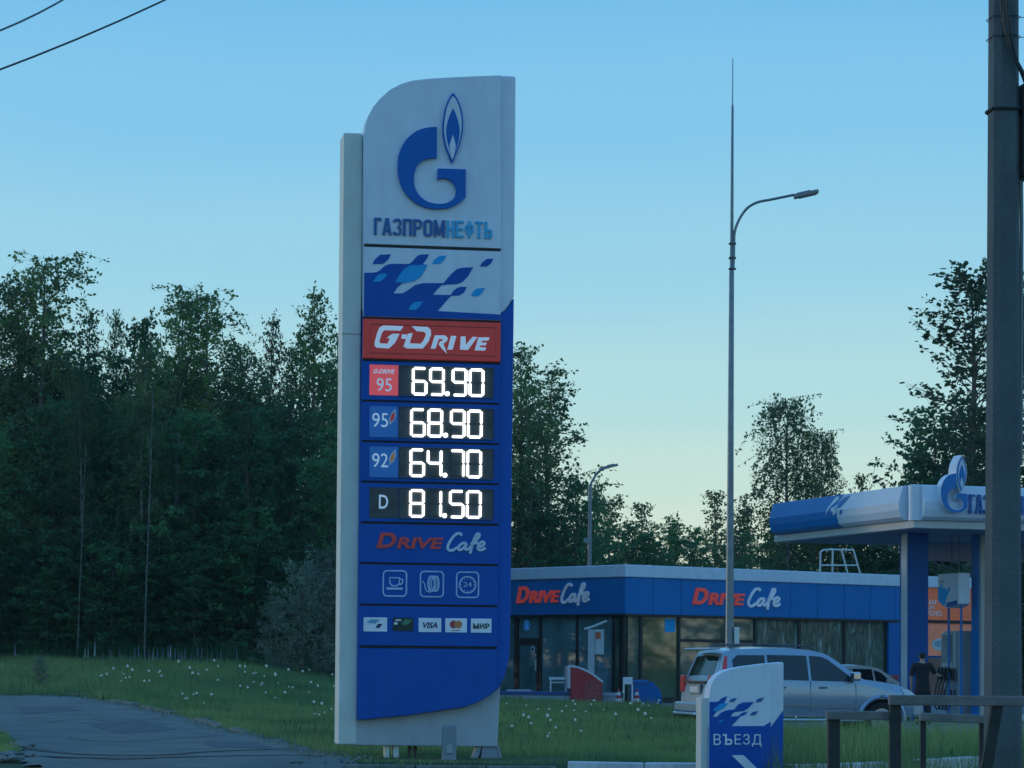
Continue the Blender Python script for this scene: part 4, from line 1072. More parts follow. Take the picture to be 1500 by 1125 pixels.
for pl in ([(425,345),(450,318),(490,293),(470,335),(445,370),(428,372)], [(446,388),(462,378),(456,408),(444,410)], [(425,300),(448,293),(440,318),(425,330)]):
    on_fascia(pl, CANB, FCL, True, .012)
# emblem on the right fascia
def zGc(p):   # map the sign's emblem outline onto the canopy one
    return (1000 + (p[0] - 413) * (172 / 400) , 172 + (p[1] - 385) * (228 / 483))
GC = [z7(1020 + (p[0] - 413) * (152 / 400), 172 + (p[1] - 385) * (226 / 483)) for p in G_OUT]
FCo = [z7(1139 + (p[0] - 737) * (54 / 121), 172 + (p[1] - 385) * (228 / 483)) for p in FL_OUT]
FCi = [z7(1139 + (p[0] - 737) * (50 / 121), 172 + (p[1] - 385) * (228 / 483)) for p in FL_IN]
FCw = [z7(1139 + (p[0] - 737) * (50 / 121), 172 + (p[1] - 385) * (228 / 483)) for p in FL_W]
def grow(pts, d): return shrink(pts, -d)
ey = -.50
GCpx = pxs(GC, FC, ey)
n0 = len(GC)
# white returns (the thick letter body) and blue faces
MB().prism(pxs(GC, FC, ey), ey + .004, -.22).build('emblem_letter_body', CANW, can)
MB().prism(pxs(GC, FC, ey), ey - .012, ey + .003).build('emblem_letter', CANB, can)
fo = pxs(FCo, FC, ey)
MB().prism(pxs(grow(FCo, 1.2), FC, ey), ey + .004, -.05).build('emblem_flame_body', CANW, can)
MB().prism(fo, ey - .012, ey + .003).build('emblem_flame', CANB, can)
MB().prism(pxs(shrink(FCo, 1.7), FC, ey), ey - .016, ey - .01).build('emblem_flame_gap', CANW, can)
MB().prism(pxs(FCi, FC, ey), ey - .02, ey - .014).build('emblem_flame_core', CANB, can)
MB().prism(pxs(FCw, FC, ey), ey - .024, ey - .018).build('emblem_flame_heart', CANW, can)
x0_, x1_ = FC.px(1421, 735, -.36)[0], FC.px(1499, 735, -.36)[0]
zt_, zb_ = FC.px(1422, 724, -.36)[1], FC.px(1422, 752, -.36)[1]
block(MB(), 'ГАЗПРОМ', x0_, x1_, zb_, zt_, -.36, -.26).build('raised_letters', DBLUE, can)
letters(MB(), 'НЕФТЬ', x1_ + .06, x1_ + 1.1, zb_, zt_, -.36, -.26, .03).build('raised_letters', CYAN, can)
# columns
COLB = mat('column_blue', (.002, .075, .28), .5, var=.06, spec=.25, dirt=.1, dirtcol=(.02, .05, .15))
YCOL = 2.2
FCc = Frame(FC.wor((0, YCOL, 0)), YAWC)
def col(u0, u1, m, y0, y1, name='column'):
    a = FCc.px(u0, 900, y0)[0]; b = FCc.px(u1, 900, y0)[0]
    return MB().box(a, b, YCOL + y0, YCOL + y1, 0, cL - .012).build(name, m, can, bevel=.015)
col(1329.5, 1360, COLB, 0, .5); ca_ = FCc.px(1329.5, 900, 0)[0]; MB().box(ca_ - .03, ca_ - .002, YCOL + .01, YCOL + .34, 0, cL - .012).build('column_strip', mat('column_pale_strip', (.40, .46, .50), .5), can)
col(1432.5, 1436.5, CANB, .1, .5, 'column_strip'); col(1437, 1476, mat('column_pale', (.42, .42, .39), .6, var=.08, dirt=.2), 0, .55)
for k in range(2):
    a = FCc.px(1327 if k == 0 else 1437, 900, 2.8)[0]
fbx = Frame(FC.wor((0, dl - 1.6, 0)), YAWC).px(1362, 790)[0]
MB().box(fbx, fbx + 8, dl - 1.6, dl - 1.35, cL - .50, cL - .014).build('far_beam', mat('beam_pinkish', (.42, .37, .43), .6, var=.06, dirt=.15), can)

# pump island, pump, topper sign
FI = Frame(at(1404, 1000, 72.0) * 1.0, YAWC); FI.o.z = 0
isl = empty('pump_island', FI.o, YAWC, 'raised concrete island under the fuel pump', 'kerb')
MB().box(-.4, 5.5, -.9, 1.6, 0, .15).build('slab', KERBW, isl, bevel=.04)
pump = empty('fuel_pump', (FI.o.x, FI.o.y, .15), YAWC, 'grey fuel dispenser with hanging nozzles beside the person in black', 'fuel pump')
pw_ = FI.px(1430, 1000)[0]; pz = FI.px(1404, 924)[1] - .15
PGREY = mat('pump_grey', (.30, .36, .42), .4, var=.06, dirt=.1)
MB().box(.0, pw_, .0, .9, .0, pz).build('cabinet', PGREY, pump, bevel=.03)
MB().box(pw_, pw_ + .06, .02, .88, .0, pz - .02).build('side_trim', CANB, pump, bevel=.01)
MB().box(.04, pw_ - .03, -.02, -.002, .1, pz * .45).build('lower_door', mat('pump_grey2', (.27, .33, .39), .4), pump, bevel=.008)
MB().box(-.1, -.002, .08, .84, pz * .55, pz - .05).build('display_housing', mat('pump_pale', (.5, .53, .52), .5), pump, bevel=.02)
ds = MB()
for k in range(6): ds.box(-.115, -.1, .12 + k * .12, .2 + k * .12, pz * .62, pz - .1)
ds.build('display_slats', mat('pump_display', (.3, .36, .36), .3), pump)
MB().box(-.16, -.101, .06, .86, pz * .42, pz * .53).build('nozzle_shelf', BLACK, pump, bevel=.01)
NZ = mat('nozzle_black', (.02, .02, .022), .5); CH = mat('chrome', (.6, .6, .6), .2, metal=1)
for k in range(4):
    y = .14 + k * .2
    nz = MB(); nz.tube([(-.14, y, pz * .50), (-.22, y, pz * .56), (-.26, y, pz * .50), (-.24, y, pz * .42)], [.035, .045, .04, .03], 8)
    o = nz.build('nozzle', NZ, pump, smooth=True)
    MB().tube([(-.14, y, pz * .5), (-.12, y, pz * .38)], .018, 6).build('spout', CH, o)
    h = catmull([(-.24, y, pz * .42), (-.34, y + .02, pz * .22), (-.26, y + .04, pz * .06), (-.08, y + .05, pz * .16), (-.02, y + .05, pz * .3)], 4)
    MB().tube(h, .02, 6).build('hose', NZ, pump)
# topper on two blue poles
FT = Frame(at(1404, 900, 71.2), YAWC); FT.o.z = .15
tz0, tz1 = FT.px(1404, 890)[1], FT.px(1404, 839)[1]; tw = FT.px(1421, 870)[0]
tp_ = empty('pump_topper_sign', FT.o, YAWC, 'white box sign with blue waves raised on two blue poles above the fuel pump', 'sign')
td = 1.25
profT = [(0, tz0 + .10), (.25, tz0 + .02), (td * .6, tz0), (td, tz0 + .2), (td, tz1), (0, tz1)]
vs = [(0, y, z) for y, z in profT] + [(tw, y, z) for y, z in profT]; n = 6
MB().add(vs, [tuple(range(n)), tuple(range(2 * n - 1, n - 1, -1))] + [(i, i + n, (i + 1) % n + n, (i + 1) % n) for i in range(n)]).build('sign_box', CANW, tp_, bevel=.015)
def side_poly(pl, m, name, xo=-.006):
    vs = [(xo, td * (1 - a), tz0 + (tz1 - tz0) * b) for a, b in pl]; n = len(vs)
    MB().add(vs + [(xo + .004, y, z) for _, y, z in vs], [tuple(range(n)), tuple(range(2 * n - 1, n - 1, -1))] + [(i, i + n, (i + 1) % n + n, (i + 1) % n) for i in range(n)]).build(name, m, tp_)
side_poly([(.02, .24), (.02, .62), (.12, .60), (.16, .70), (.24, .72), (.22, .55), (.38, .60), (.42, .48), (.56, .62), (.60, .52), (.46, .34), (.40, .20), (.34, .06), (.2, .1)], LBLUE, 'wave_print')
side_poly([(.06, .78), (.12, .74), (.34, .76), (.3, .82)], mat('pale_grey_mark', (.3, .36, .4), .5), 'wave_print')
side_poly([(.42, .03), (.44, .15), (.93, .22), (.96, .08), (.7, .03)], DBLUE, 'lettering_strip')
for (yy) in (.18, .92):
    MB().tube([(tw * .5, yy, 0), (tw * .5, yy, tz0 + .1)], .035, 8).build('pole', CANB, tp_)
for (yy) in (.3, .75):
    MB().tube([(tw * .5, yy, tz1), (tw * .5, yy, cL - .15)], .018, 6).build('hanger_rod', mat('rod_grey', (.12, .15, .17), .5), tp_)
# red extinguisher
P = FI.wor((pw_ * .75, -.25, .15))
ex = empty('fire_extinguisher', P, 0, 'red fire extinguisher on the island at the foot of the fuel pump', 'fire extinguisher')
MB().lathe([(.09, 0), (.1, .03), (.1, .42), (.06, .5), (.03, .53)], 12).build('cylinder', mat('extinguisher_red', (.5, .03, .03), .35), ex, smooth=True)
MB().lathe([(.03, .53), (.03, .58)], 8).tube([(0, 0, .58), (-.1, 0, .62)], .012, 5).tube([(0, 0, .56), (.1, 0, .5), (.12, 0, .25)], .012, 5).build('valve', BLACK, ex)

# ------------------------------------------------------------------ cars
TYRE = mat('tyre_rubber', (.015, .015, .017), .85); RIM = mat('rim_alloy', (.45, .47, .48), .35, metal=.7)
CGLASS = mat('car_glass', (.012, .018, .022), .05, spec=.7, var=.3); REDLT = mat('tail_lamp', (.35, .02, .03), .2, coat=.5, emit=(1, .08, .1), es=.06); CLR = mat('lamp_clear', (.55, .6, .62), .15, coat=.5)
def car(prefix, origin, yaw, label, paint, lower, L, W, top, belt, wheels, wr_, sill, glass_sides, ws, rw, group=None, tumble=.30):
    root = empty(prefix, origin, yaw, label, 'car', group)
    tx = [p[0] for p in top]; tz = [p[1] for p in top]
    def topz(x): return float(np.interp(x, tx, tz))
    bx_ = [p[0] for p in belt]; bzz = [p[1] for p in belt]
    def beltz(x): return float(np.interp(x, bx_, bzz))
    def half(x, z):
        h = W / 2
        e0 = max(0, .35 - x) / .35; e1 = max(0, x - (L - .75)) / .75
        h *= 1 - .07 * e0 ** 2 - .16 * e1 ** 2.2
        b = beltz(x)
        if z > b: h -= (z - b) * tumble + .012
        else:
            t = (b - z) / max(.1, b - sill); h -= .05 * (t ** 2.5) + .02 * max(0, 1 - t * 3)
        return h
    def bot(x):
        b = sill
        for xc in wheels:
            d = abs(x - xc)
            if d < wr_ * 1.2: b = max(b, wr_ + math.sqrt(max(0, (wr_ * 1.2) ** 2 - d * d)) - .02)
        return b
    xs_ = sorted(set([round(x, 3) for x in np.linspace(0, L, 90)] + [round(p[0], 3) for p in top] + [round(w + s * wr_ * 1.2, 3) for w in wheels for s in (-1, 1)]))
    nz_, ny_ = 12, 7; mb = MB(); vs = []; fs = []
    rowN = 2 * (nz_ + 1) + (ny_ - 1)
    for x in xs_:
        b, t = bot(x), topz(x); b = min(b, t - .02)
        zs = [b + (t - b) * (k / nz_) for k in range(nz_ + 1)]
        rt = [(x, -half(x, z), z) for z in zs]; lf = [(x, half(x, z), z) for z in reversed(zs)]
        ht = half(x, t)
        mid = [(x, -ht + 2 * ht * k / ny_, t + .035 * (1 - (2 * k / ny_ - 1) ** 2)) for k in range(1, ny_)]
        vs += rt + mid + lf
    for i in range(len(xs_) - 1):
        for k in range(rowN - 1): fs.append((i * rowN + k, i * rowN + k + 1, (i + 1) * rowN + k + 1, (i + 1) * rowN + k))
    fs.append(tuple(range(rowN))); fs.append(tuple(len(vs) - rowN + k for k in range(rowN))[::-1])
    body = mb.add(vs, fs).build('body', paint, root, smooth=True)
    # underbody / wheel wells
    MB().box(.15, L - .2, -W / 2 + .16, W / 2 - .16, sill - .08, .85).build('underbody', TYRE, root)
    def patch(poly, name, m, side, off=.008, par=None, th=0):
        # subdivide edges so the panel follows the body
        P = []
        for i in range(len(poly)):
            a, b = poly[i], poly[(i + 1) % len(poly)]
            for k in range(5): P.append((a[0] + (b[0] - a[0]) * k / 5, a[1] + (b[1] - a[1]) * k / 5))
        n = len(P)
        vs = [(x, side * (half(x, z) + off), z) for x, z in P] + [(x, side * (half(x, z) - .03), z) for x, z in P]
        return MB().add(vs, [tuple(range(n)), tuple(range(2 * n - 1, n - 1, -1))] + [(i, i + n, (i + 1) % n + n, (i + 1) % n) for i in range(n)]).build(name, m, par or root)
    def strip_top(xa, xb, wf, name, m, off=.012, par=None, insa=1.0):
        vs = []; fs = []; nx, ny = 8, 6
        for i in range(nx + 1):
            x = xa + (xb - xa) * i / nx; t = topz(x); h = half(x, t) * wf
            for k in range(ny + 1):
                y = -h + 2 * h * k / ny; vs.append((x, y, t + .035 * (1 - (y / max(.01, half(x, t))) ** 2) + off))
        for i in range(nx):
            for k in range(ny): fs.append((i * (ny + 1) + k, (i + 1) * (ny + 1) + k, (i + 1) * (ny + 1) + k + 1, i * (ny + 1) + k + 1))
        return MB().add(vs, fs).build(name, m, par or root, smooth=True)
    for side in (-1, 1):
        for g in glass_sides: patch(g, 'side_window', CGLASS, side)
    strip_top(ws[0], ws[1], .90, 'windscreen', CGLASS); strip_top(rw[0], rw[1], .84, 'rear_window', CGLASS)
    for xc in wheels:
        for side in (-1, 1):
            y = side * (W / 2 - .13)
            wv = MB().lathe([(.02, -.11), (wr_ * .6, -.115), (wr_ * .93, -.11), (wr_, -.07), (wr_, .07), (wr_ * .93, .11), (wr_ * .6, .115), (.02, .11)], 24, c=(xc, y, wr_), axis='y').build('wheel', TYRE, root, smooth=True)
            rm = MB(); yo = y + side * .105
            rm.lathe([(wr_ * .62, -.01), (wr_ * .64, .012), (wr_ * .56, .014), (wr_ * .56, -.01)], 24, c=(xc, yo, wr_), axis='y')
            for k in range(6):
                a = k * math.pi / 3
                rm.tube([(xc + .03 * math.cos(a), yo + side * .008, wr_ + .03 * math.sin(a)), (xc + wr_ * .58 * math.cos(a), yo + side * .008, wr_ + wr_ * .58 * math.sin(a))], .028, 5)
            rm.lathe([(.06, -.012), (.06, .012)], 10, c=(xc, yo + side * .006, wr_), axis='y'); rm.build('rim', RIM, wv)
    return root, patch, strip_top, half, topz, beltz
SILV = mat('silver_paint', (.27, .37, .48), .27, metal=.5, var=.03, coat=.5, dirt=.12, dirtcol=(.2, .2, .19))
SILV2 = mat('silver_cladding', (.22, .25, .27), .45, metal=.2, var=.05)
WHITEP = mat('white_car_paint', (.50, .56, .60), .3, coat=.6, var=.02)
cr_ = at(1041, 1050, 53.3); YW = R(16.5)
org = Vector((cr_.x, cr_.y, 0)) + Vector((-math.sin(YW), math.cos(YW), 0)) * .9
top = [(0, .66), (.015, .80), (.05, 1.02), (.09, 1.14), (.30, 1.66), (.36, 1.73), (.6, 1.775), (1.2, 1.80), (1.9, 1.79), (2.3, 1.755), (2.5, 1.71), (2.62, 1.66), (3.28, 1.215), (3.36, 1.18), (3.8, 1.13), (4.2, 1.05), (4.42, .96), (4.55, .84), (4.62, .66)]
belt = [(0, 1.06), (.5, 1.14), (1.6, 1.13), (3.3, 1.08), (3.6, 1.0), (4.62, .75)]
gs = [[(.52, 1.20), (1.20, 1.18), (1.20, 1.66), (.62, 1.66), (.50, 1.56)], [(1.26, 1.18), (2.12, 1.16), (2.12, 1.66), (1.26, 1.67)], [(2.18, 1.16), (3.10, 1.14), (3.12, 1.18), (2.58, 1.585), (2.44, 1.64), (2.18, 1.66)]]
suv, patch, strip_top, half, topz, beltz = car('parked_suv', org, YW, 'silver station-wagon SUV with roof rails parked before the cafe', SILV, None, 4.62, 1.82, top, belt, [.98, 3.72], .37, .42, gs, (2.68, 3.26), (.115, .275))
for s in (-1, 1):
    patch([(.045, .93), (.34, .90), (.46, 1.13), (.36, 1.28), (.40, 1.64), (.31, 1.62), (.22, 1.34), (.08, 1.13)], 'tail_light', REDLT, s, .014)
    MB().box(.0, .075, s * .80 - .09, s * .80 + .09, .90, 1.24).build('tail_light', REDLT, suv, bevel=.02)
    patch([(.12, 1.18), (.20, 1.17), (.27, 1.40), (.33, 1.62), (.30, 1.62), (.22, 1.42)], 'tail_light_clear', CLR, s, .017)
    patch([(4.25, .86), (4.5, .80), (4.52, .88), (4.36, .985), (4.18, 1.0)], 'headlight', CLR, s, .012)
    for hx in (1.45, 2.35): patch([(hx, 1.00), (hx + .16, 1.00), (hx + .16, 1.035), (hx, 1.035)], 'door_handle', DSTEEL, s, .03)
    for dx in (1.23, 2.15, 3.14): patch([(dx, .52), (dx + .012, .52), (dx + .012, beltz(dx) + .02), (dx, beltz(dx) + .02)], 'door_seam', BLACK, s, .003)
    patch([(1.45, .62), (3.2, .60), (3.2, .66), (1.45, .68)], 'side_moulding', SILV2, s, .02)
    MB().tube([(1.38, s * .95, .40), (1.42, s * .98, .36), (3.25, s * .98, .36), (3.3, s * .95, .40)], .04, 8).build('side_step', CH, suv)
    MB().tube([(.5, s * .60, 1.80), (.6, s * .60, 1.86), (1.3, s * .60, 1.885), (2.2, s * .59, 1.86), (2.35, s * .58, 1.79)], .022, 6).build('roof_rail', DSTEEL, suv)
    mr_ = MB().box(3.0, 3.16, s * .93 - (.0 if s > 0 else .22), s * .93 + (.22 if s > 0 else .0), 1.16, 1.34).build('door_mirror', CH, suv, bevel=.04, seg=3)
    MB().box(3.04, 3.1, s * .86 - .06, s * .86 + .08, 1.17, 1.22).build('mirror_arm', BLACK, suv)
    for xc in (.98, 3.72):
        pts = [(xc + .50 * math.cos(a), s * (half(xc + .50 * math.cos(a), .7) + .012), .37 + .47 * math.sin(a) + .0) for a in np.linspace(-.05, math.pi + .05, 18)]
        MB().tube(pts, .045, 6).build('wheel_arch_flare', SILV, suv, smooth=True)
MB().box(-.14, .12, -.86, .86, .50, .70).box(-.2, -.1, -.84, .84, .40, .5).build('rear_bumper', SILV, suv, bevel=.04, seg=3)
MB().tube([(-.2, -.7, .46), (-.24, -.6, .46), (-.24, .6, .46), (-.2, .7, .46)], .035, 8).build('bumper_tube', CH, suv)
MB().box(4.45, 4.7, -.82, .82, .42, .72).build('front_bumper', SILV, suv, bevel=.06, seg=3)
MB().box(.12, .42, -.66, .66, 1.745, 1.785, Matrix.Rotation(R(-4), 4, 'Y')).build('spoiler', SILV, suv, bevel=.015)
MB().box(-.01, .03, -.30, .28, .86, 1.06).build('plate_recess', SILV2, suv, bevel=.01)
npm = MB().box(-.025, -.008, -.26, .24, .90, 1.01).build('number_plate', mat('plate_white', (.6, .62, .62), .5), suv)
MB().box(-.012, .06, -.62, .62, 1.10, 1.13).build('tailgate_trim', BLACK, suv)

def small_car(origin, yaw, label, paint):
    top = [(0, .55), (.03, .85), (.12, .98), (.5, 1.04), (.62, 1.07), (1.15, 1.38), (1.4, 1.44), (2.0, 1.46), (2.5, 1.41), (2.7, 1.36), (3.25, 1.0), (3.4, .95), (3.9, .87), (4.2, .74), (4.32, .52)]
    belt = [(0, .85), (1.0, .93), (3.3, .90), (4.32, .66)]
    gs = [[(.92, .98), (1.65, .97), (1.65, 1.35), (1.25, 1.33)], [(1.72, .97), (2.4, .96), (2.4, 1.35), (1.72, 1.36)], [(2.47, .96), (3.05, .95), (2.7, 1.25), (2.47, 1.33)]]
    c, pt_, st_, hf, tz_, bz_ = car('parked_sedan', origin, yaw, label, paint, None, 4.32, 1.7, top, belt, [.75, 3.35], .31, .26, gs, (2.76, 3.22), (.66, 1.1), tumble=.36)
    for s in (-1, 1):
        pt_([(.05, .66), (.3, .68), (.3, .84), (.06, .84)], 'tail_light', REDLT, s, .012)
        pt_([(4.0, .60), (4.24, .58), (4.2, .70), (3.95, .76)], 'headlight', CLR, s, .012)
        MB().box(2.85, 2.97, s * .86 - .08, s * .86 + .08, .95, 1.06).build('door_mirror', paint, c, bevel=.02)
        for dx in (1.68, 2.44): pt_([(dx, .3), (dx + .012, .3), (dx + .012, .92), (dx, .92)], 'door_seam', BLACK, s, .003)
    return c
b_ = at(1158, 1000, 79); small_car(Vector((b_.x, b_.y, 0)), R(26), 'white sedan half hidden behind the bonnet of the silver SUV', WHITEP)
small_car(Vector((-6.1, 101.5, 0)), R(-12), 'pale sedan parked behind the price sign, mirrored in the cafe windows', mat('pale_car_paint', (.55, .58, .6), .3, coat=.5))

# ------------------------------------------------------------------ things before the cafe's left front
def fr(u, Y, yaw=0.0, z=0.0):
    p = at(u, 1000, Y); return Frame((p.x, p.y, z), yaw)
# low wall with blue top
f = fr(790, 90.0, R(-6)); r = empty('planter_wall', f.o, f.yaw, 'low pale wall with a blue top edge before the glass door', 'low wall')
a, b = f.px(728, 1024)[0], f.px(845, 1024)[0]; zt = f.px(790, 1014)[1]
MB().box(a, b, 0, .9, -.05, zt - .1).build('wall', mat('pale_blue_grey', (.38, .46, .56), .7, var=.08, dirt=.2), r, bevel=.02)
MB().box(a - .02, b + .02, -.03, .93, zt - .1, zt + .02).build('coping', mat('coping_blue', (.01, .07, .26), .5), r, bevel=.01)
MB().box(a + .3, a + 1.1, .2, .7, zt + .02, zt + .08).build('ledge', mat('ledge_pale', (.4, .46, .5), .6), r)
# white stool
f = fr(817, 91.5); r = empty('white_stool', f.o, 0, 'small white open-framed stool between the door and the red cabinet', 'stool')
z = lambda v, f=f: f.px(817, v)[1]
MB().box(-.3, .3, -.2, .2, z(996), z(992)).build('seat', STK, r, bevel=.01)
for x in (-.27, .25): MB().box(x, x + .05, -.18, .18, 0, z(996)).build('leg', STK, r)
MB().box(-.22, .22, -.17, .17, z(1000.5), z(998.5)).build('stretcher', STK, r)
# red curved cabinet
f = fr(858, 89.6, R(4)); r = empty('red_cabinet', f.o, f.yaw, 'red cabinet with a sloping curved lid and white edge before the cafe window', 'cabinet')
Q = pxs([(836, 976), (845.5, 977.5), (855, 981), (864, 985.5), (873, 991.5), (882.5, 999.5), (882, 1031), (836, 1031)], f)
REDC = mat('cabinet_red', (.42, .02, .03), .4, var=.1, dirt=.08)
MB().prism(Q, 0, 1.0).build('body', REDC, r, bevel=.02)
Q2 = pxs([(836, 975.5), (845.5, 977), (855, 980.5), (864, 985), (873, 991), (883, 999)], f)
MB().ribbon(Q2, .07, -.03, 1.03).build('lid_rim', mat('rim_pale', (.55, .6, .66), .5), r)
Q3 = pxs([(831, 976), (835.6, 975.5), (835.6, 1009), (831, 1008)], f)
MB().prism(Q3, .0, 1.0).build('white_side', mat('side_pale', (.55, .52, .55), .5), r, bevel=.01)
Q4 = pxs([(856, 1002), (862, 998), (874, 998), (880, 1003), (880, 1028), (855, 1028)], f)
MB().prism(Q4, -.03, -.002).build('front_panel', mat('cabinet_red_worn', (.36, .05, .06), .5, var=.4, vs=6), r, bevel=.01)
# tall post with slanting bar and a poster
f = fr(866, 94.0, 0); r = empty('poster_post', f.o, 0, 'pale post with a slanting top bar and a white poster, behind the red cabinet', 'post')
q = pxs([(861.5, 922), (871, 922), (871, 990), (861.5, 990)], f)
MB().box(q[0][0], q[1][0], -.1, .1, 0, q[0][1]).build('pole', mat('post_pale', (.38, .44, .48), .5), r)
q = pxs([(856, 921.5), (868, 918), (889, 909.5)], f); MB().tube([(x, 0, z) for x, z in q], .045, 6).build('top_bar', mat('bar_pale', (.5, .56, .58), .5), r)
q = pxs([(871.5, 922), (884.5, 958.5)], f); pb = MB().box(q[0][0], q[1][0], -.03, .0, q[1][1], q[0][1]).build('poster', mat('poster_pale', (.42, .5, .53), .5), r)
q = pxs([(872.5, 926), (880, 936)], f); MB().box(q[0][0], q[1][0], -.04, -.031, q[1][1], q[0][1]).build('poster_orange_square', mat('poster_sq', (.5, .1, .05), .5), pb)
# white frame stand
f = fr(919.5, 89.0, 0); r = empty('white_sign_stand', f.o, 0, 'white open-legged stand with a small panel between two striped cones', 'sign stand')
q = pxs([(912.5, 992), (926.5, 1002.5)], f)
MB().box(q[0][0], q[1][0], -.03, .02, q[1][1], q[0][1]).build('panel', STK, r, bevel=.01)
for u in (912.7, 925.2):
    a = f.px(u, 1002)[0]; MB().box(a, a + .05, -.025, .02, -.02, q[1][1]).build('leg', STK, r)
# cones
for k, u in enumerate((906.5, 933)):
    f = fr(u, 89.8 + k * .3); r = empty('traffic_cone', f.o, 0, ['red and white cone left of the white sign stand', 'red and white cone between the white stand and the blue box'][k], 'cone', 'cones before the cafe')
    MB().box(-.2, .2, -.2, .2, 0, .05).build('base', REDC, r)
    for j in range(5):
        r0, r1 = .16 - j * .028, .16 - (j + 1) * .028
        MB().lathe([(r0, .05 + j * .11), (r1, .05 + (j + 1) * .11 - .002)], 12).build('band', [REDC, STK][j % 2], r)
# blue rounded box
f = fr(950, 90.6, R(6)); r = empty('blue_bin', f.o, f.yaw, 'big blue box with a rounded shoulder beside the cafe corner', 'bin')
Q = pxs([(929, 997), (945, 996), (957, 1000), (965, 1008), (969.5, 1018), (970, 1032), (929, 1032)], f)
MB().prism(Q, 0, .9).build('body', BBLUED, r, bevel=.03)
MB().box(Q[0][0] - .03, Q[0][0] + .5, -.03, .93, Q[0][1] - .1, Q[0][1] - .02).build('lid_rim', DBLUE, r)
# pale box
f = fr(894, 90.4, 0); r = empty('pale_crate', f.o, 0, 'low pale blue crate right of the red cabinet', 'crate')
q = pxs([(883.5, 1015), (904, 1032)], f)
MB().box(q[0][0], q[1][0], 0, .5, 0, q[0][1] - .1).build('body', mat('crate_pale', (.3, .42, .5), .6), r, bevel=.02)
MB().box(q[0][0] - .03, q[1][0] + .03, -.03, .53, q[0][1] - .1, q[0][1]).build('lid', mat('crate_lid', (.35, .45, .52), .6), r, bevel=.01)
# red box beyond the sedan
f = fr(1310, 84.0, R(20)); r = empty('red_box', f.o, f.yaw, 'low red box by the blue pier at the right end of the cafe', 'box')
q = pxs([(1298, 989), (1316, 1010)], f)
MB().box(q[0][0], q[1][0], 0, .6, 0, q[0][1] - .08).build('body', REDC, r, bevel=.02)
MB().box(q[0][0] - .02, q[1][0] + .02, -.02, .62, q[0][1] - .08, q[0][1]).build('lid', mat('red_lid', (.45, .08, .07), .5), r)

# ------------------------------------------------------------------ person in black at the pump
def skin(name, verts, edges, radii, m, parent, sub=2, root=0):
    me = bpy.data.meshes.new(name); me.from_pydata(verts, edges, []); me.update()
    o = bpy.data.objects.new(name, me); COL.objects.link(o); o.parent = parent
    s = o.modifiers.new('skin', 'SKIN'); 
    lay = me.skin_vertices[0] if len(me.skin_vertices) else None
    if lay is None:
        bm = bmesh.new(); bm.from_mesh(me); bm.verts.layers.skin.verify(); bm.to_mesh(me); bm.free(); lay = me.skin_vertices[0]
    for i, r_ in enumerate(radii):
        lay.data[i].radius = (r_, r_) if not isinstance(r_, tuple) else r_
        lay.data[i].use_root = (i == root)
    ss = o.modifiers.new('sub', 'SUBSURF'); ss.levels = sub; ss.render_levels = sub
    me.materials.append(m)
    return o
SKIN = mat('skin', (.42, .26, .19), .6, var=.06); SHIRT = mat('black_shirt', (.012, .014, .018), .9, var=.3, vs=6, bump=.3, bs=12); TROU = mat('dark_trousers', (.016, .018, .024), .9, var=.3, vs=6, bump=.3, bs=12); HAIR = mat('dark_hair', (.018, .014, .012), .8, bump=.5, bs=60)
pp = at(1351, 1000, 66.5)
per = empty('person', (pp.x, pp.y, 0), R(-8), 'person in black T-shirt and dark trousers, back turned, reaching towards the fuel pump', 'person')
# x right, y away from the camera (the way the person faces), z up
V = [(0, 0, .98), (0, .01, 1.15), (0, .0, 1.36), (0, .0, 1.50), (0, .02, 1.57), (0, .03, 1.69), (0, .03, 1.80),
     (-.18, .0, 1.49), (-.27, .02, 1.22), (-.27, .10, .99), (-.26, .14, .92),
     (.18, .0, 1.49), (.30, .16, 1.30), (.40, .36, 1.24), (.43, .44, 1.24),
     (-.10, 0, .93), (-.12, .02, .50), (-.13, -.02, .09), (-.14, .14, .04),
     (.10, 0, .93), (.13, .04, .50), (.15, .0, .09), (.17, .15, .04)]
E = [(0, 1), (1, 2), (2, 3), (3, 4), (4, 5), (5, 6), (3, 7), (7, 8), (8, 9), (9, 10), (3, 11), (11, 12), (12, 13), (13, 14), (0, 15), (15, 16), (16, 17), (17, 18), (0, 19), (19, 20), (20, 21), (21, 22)]
Rr = [(.11, .085), (.12, .09), (.16, .10), (.12, .08), .052, (.078, .095), (.055, .07), .062, .043, .033, .03, .062, .043, .033, .03, .09, .062, .042, .038, .09, .062, .042, .038]
for side, base, di in ((0, 10, Vector((0, .25, -1))), (1, 14, Vector((.3, 1, -.05)))):
    di.normalize(); b0 = Vector(V[base]); lat = di.cross(Vector((1, 0, 0) if side == 0 else (0, 0, 1))).normalized()
    for fi, (off, ln) in enumerate(((-.028, .068), (-.01, .078), (.01, .074), (.028, .06))):
        k0 = len(V); p1 = b0 + di * .06 + lat * off; p2 = p1 + di * ln * .55; p3 = p2 + (di + Vector((0, .2, -.7))).normalized() * ln * .5
        V += [tuple(p1), tuple(p2), tuple(p3)]; E += [(base, k0), (k0, k0 + 1), (k0 + 1, k0 + 2)]; Rr += [.011, .009, .008]
    k0 = len(V); t1 = b0 + lat * .03 + di * .02; t2 = t1 + (di + lat).normalized() * .045
    V += [tuple(t1), tuple(t2)]; E += [(base, k0), (k0, k0 + 1)]; Rr += [.012, .009]
skin('body', V, E, Rr, SKIN, per)
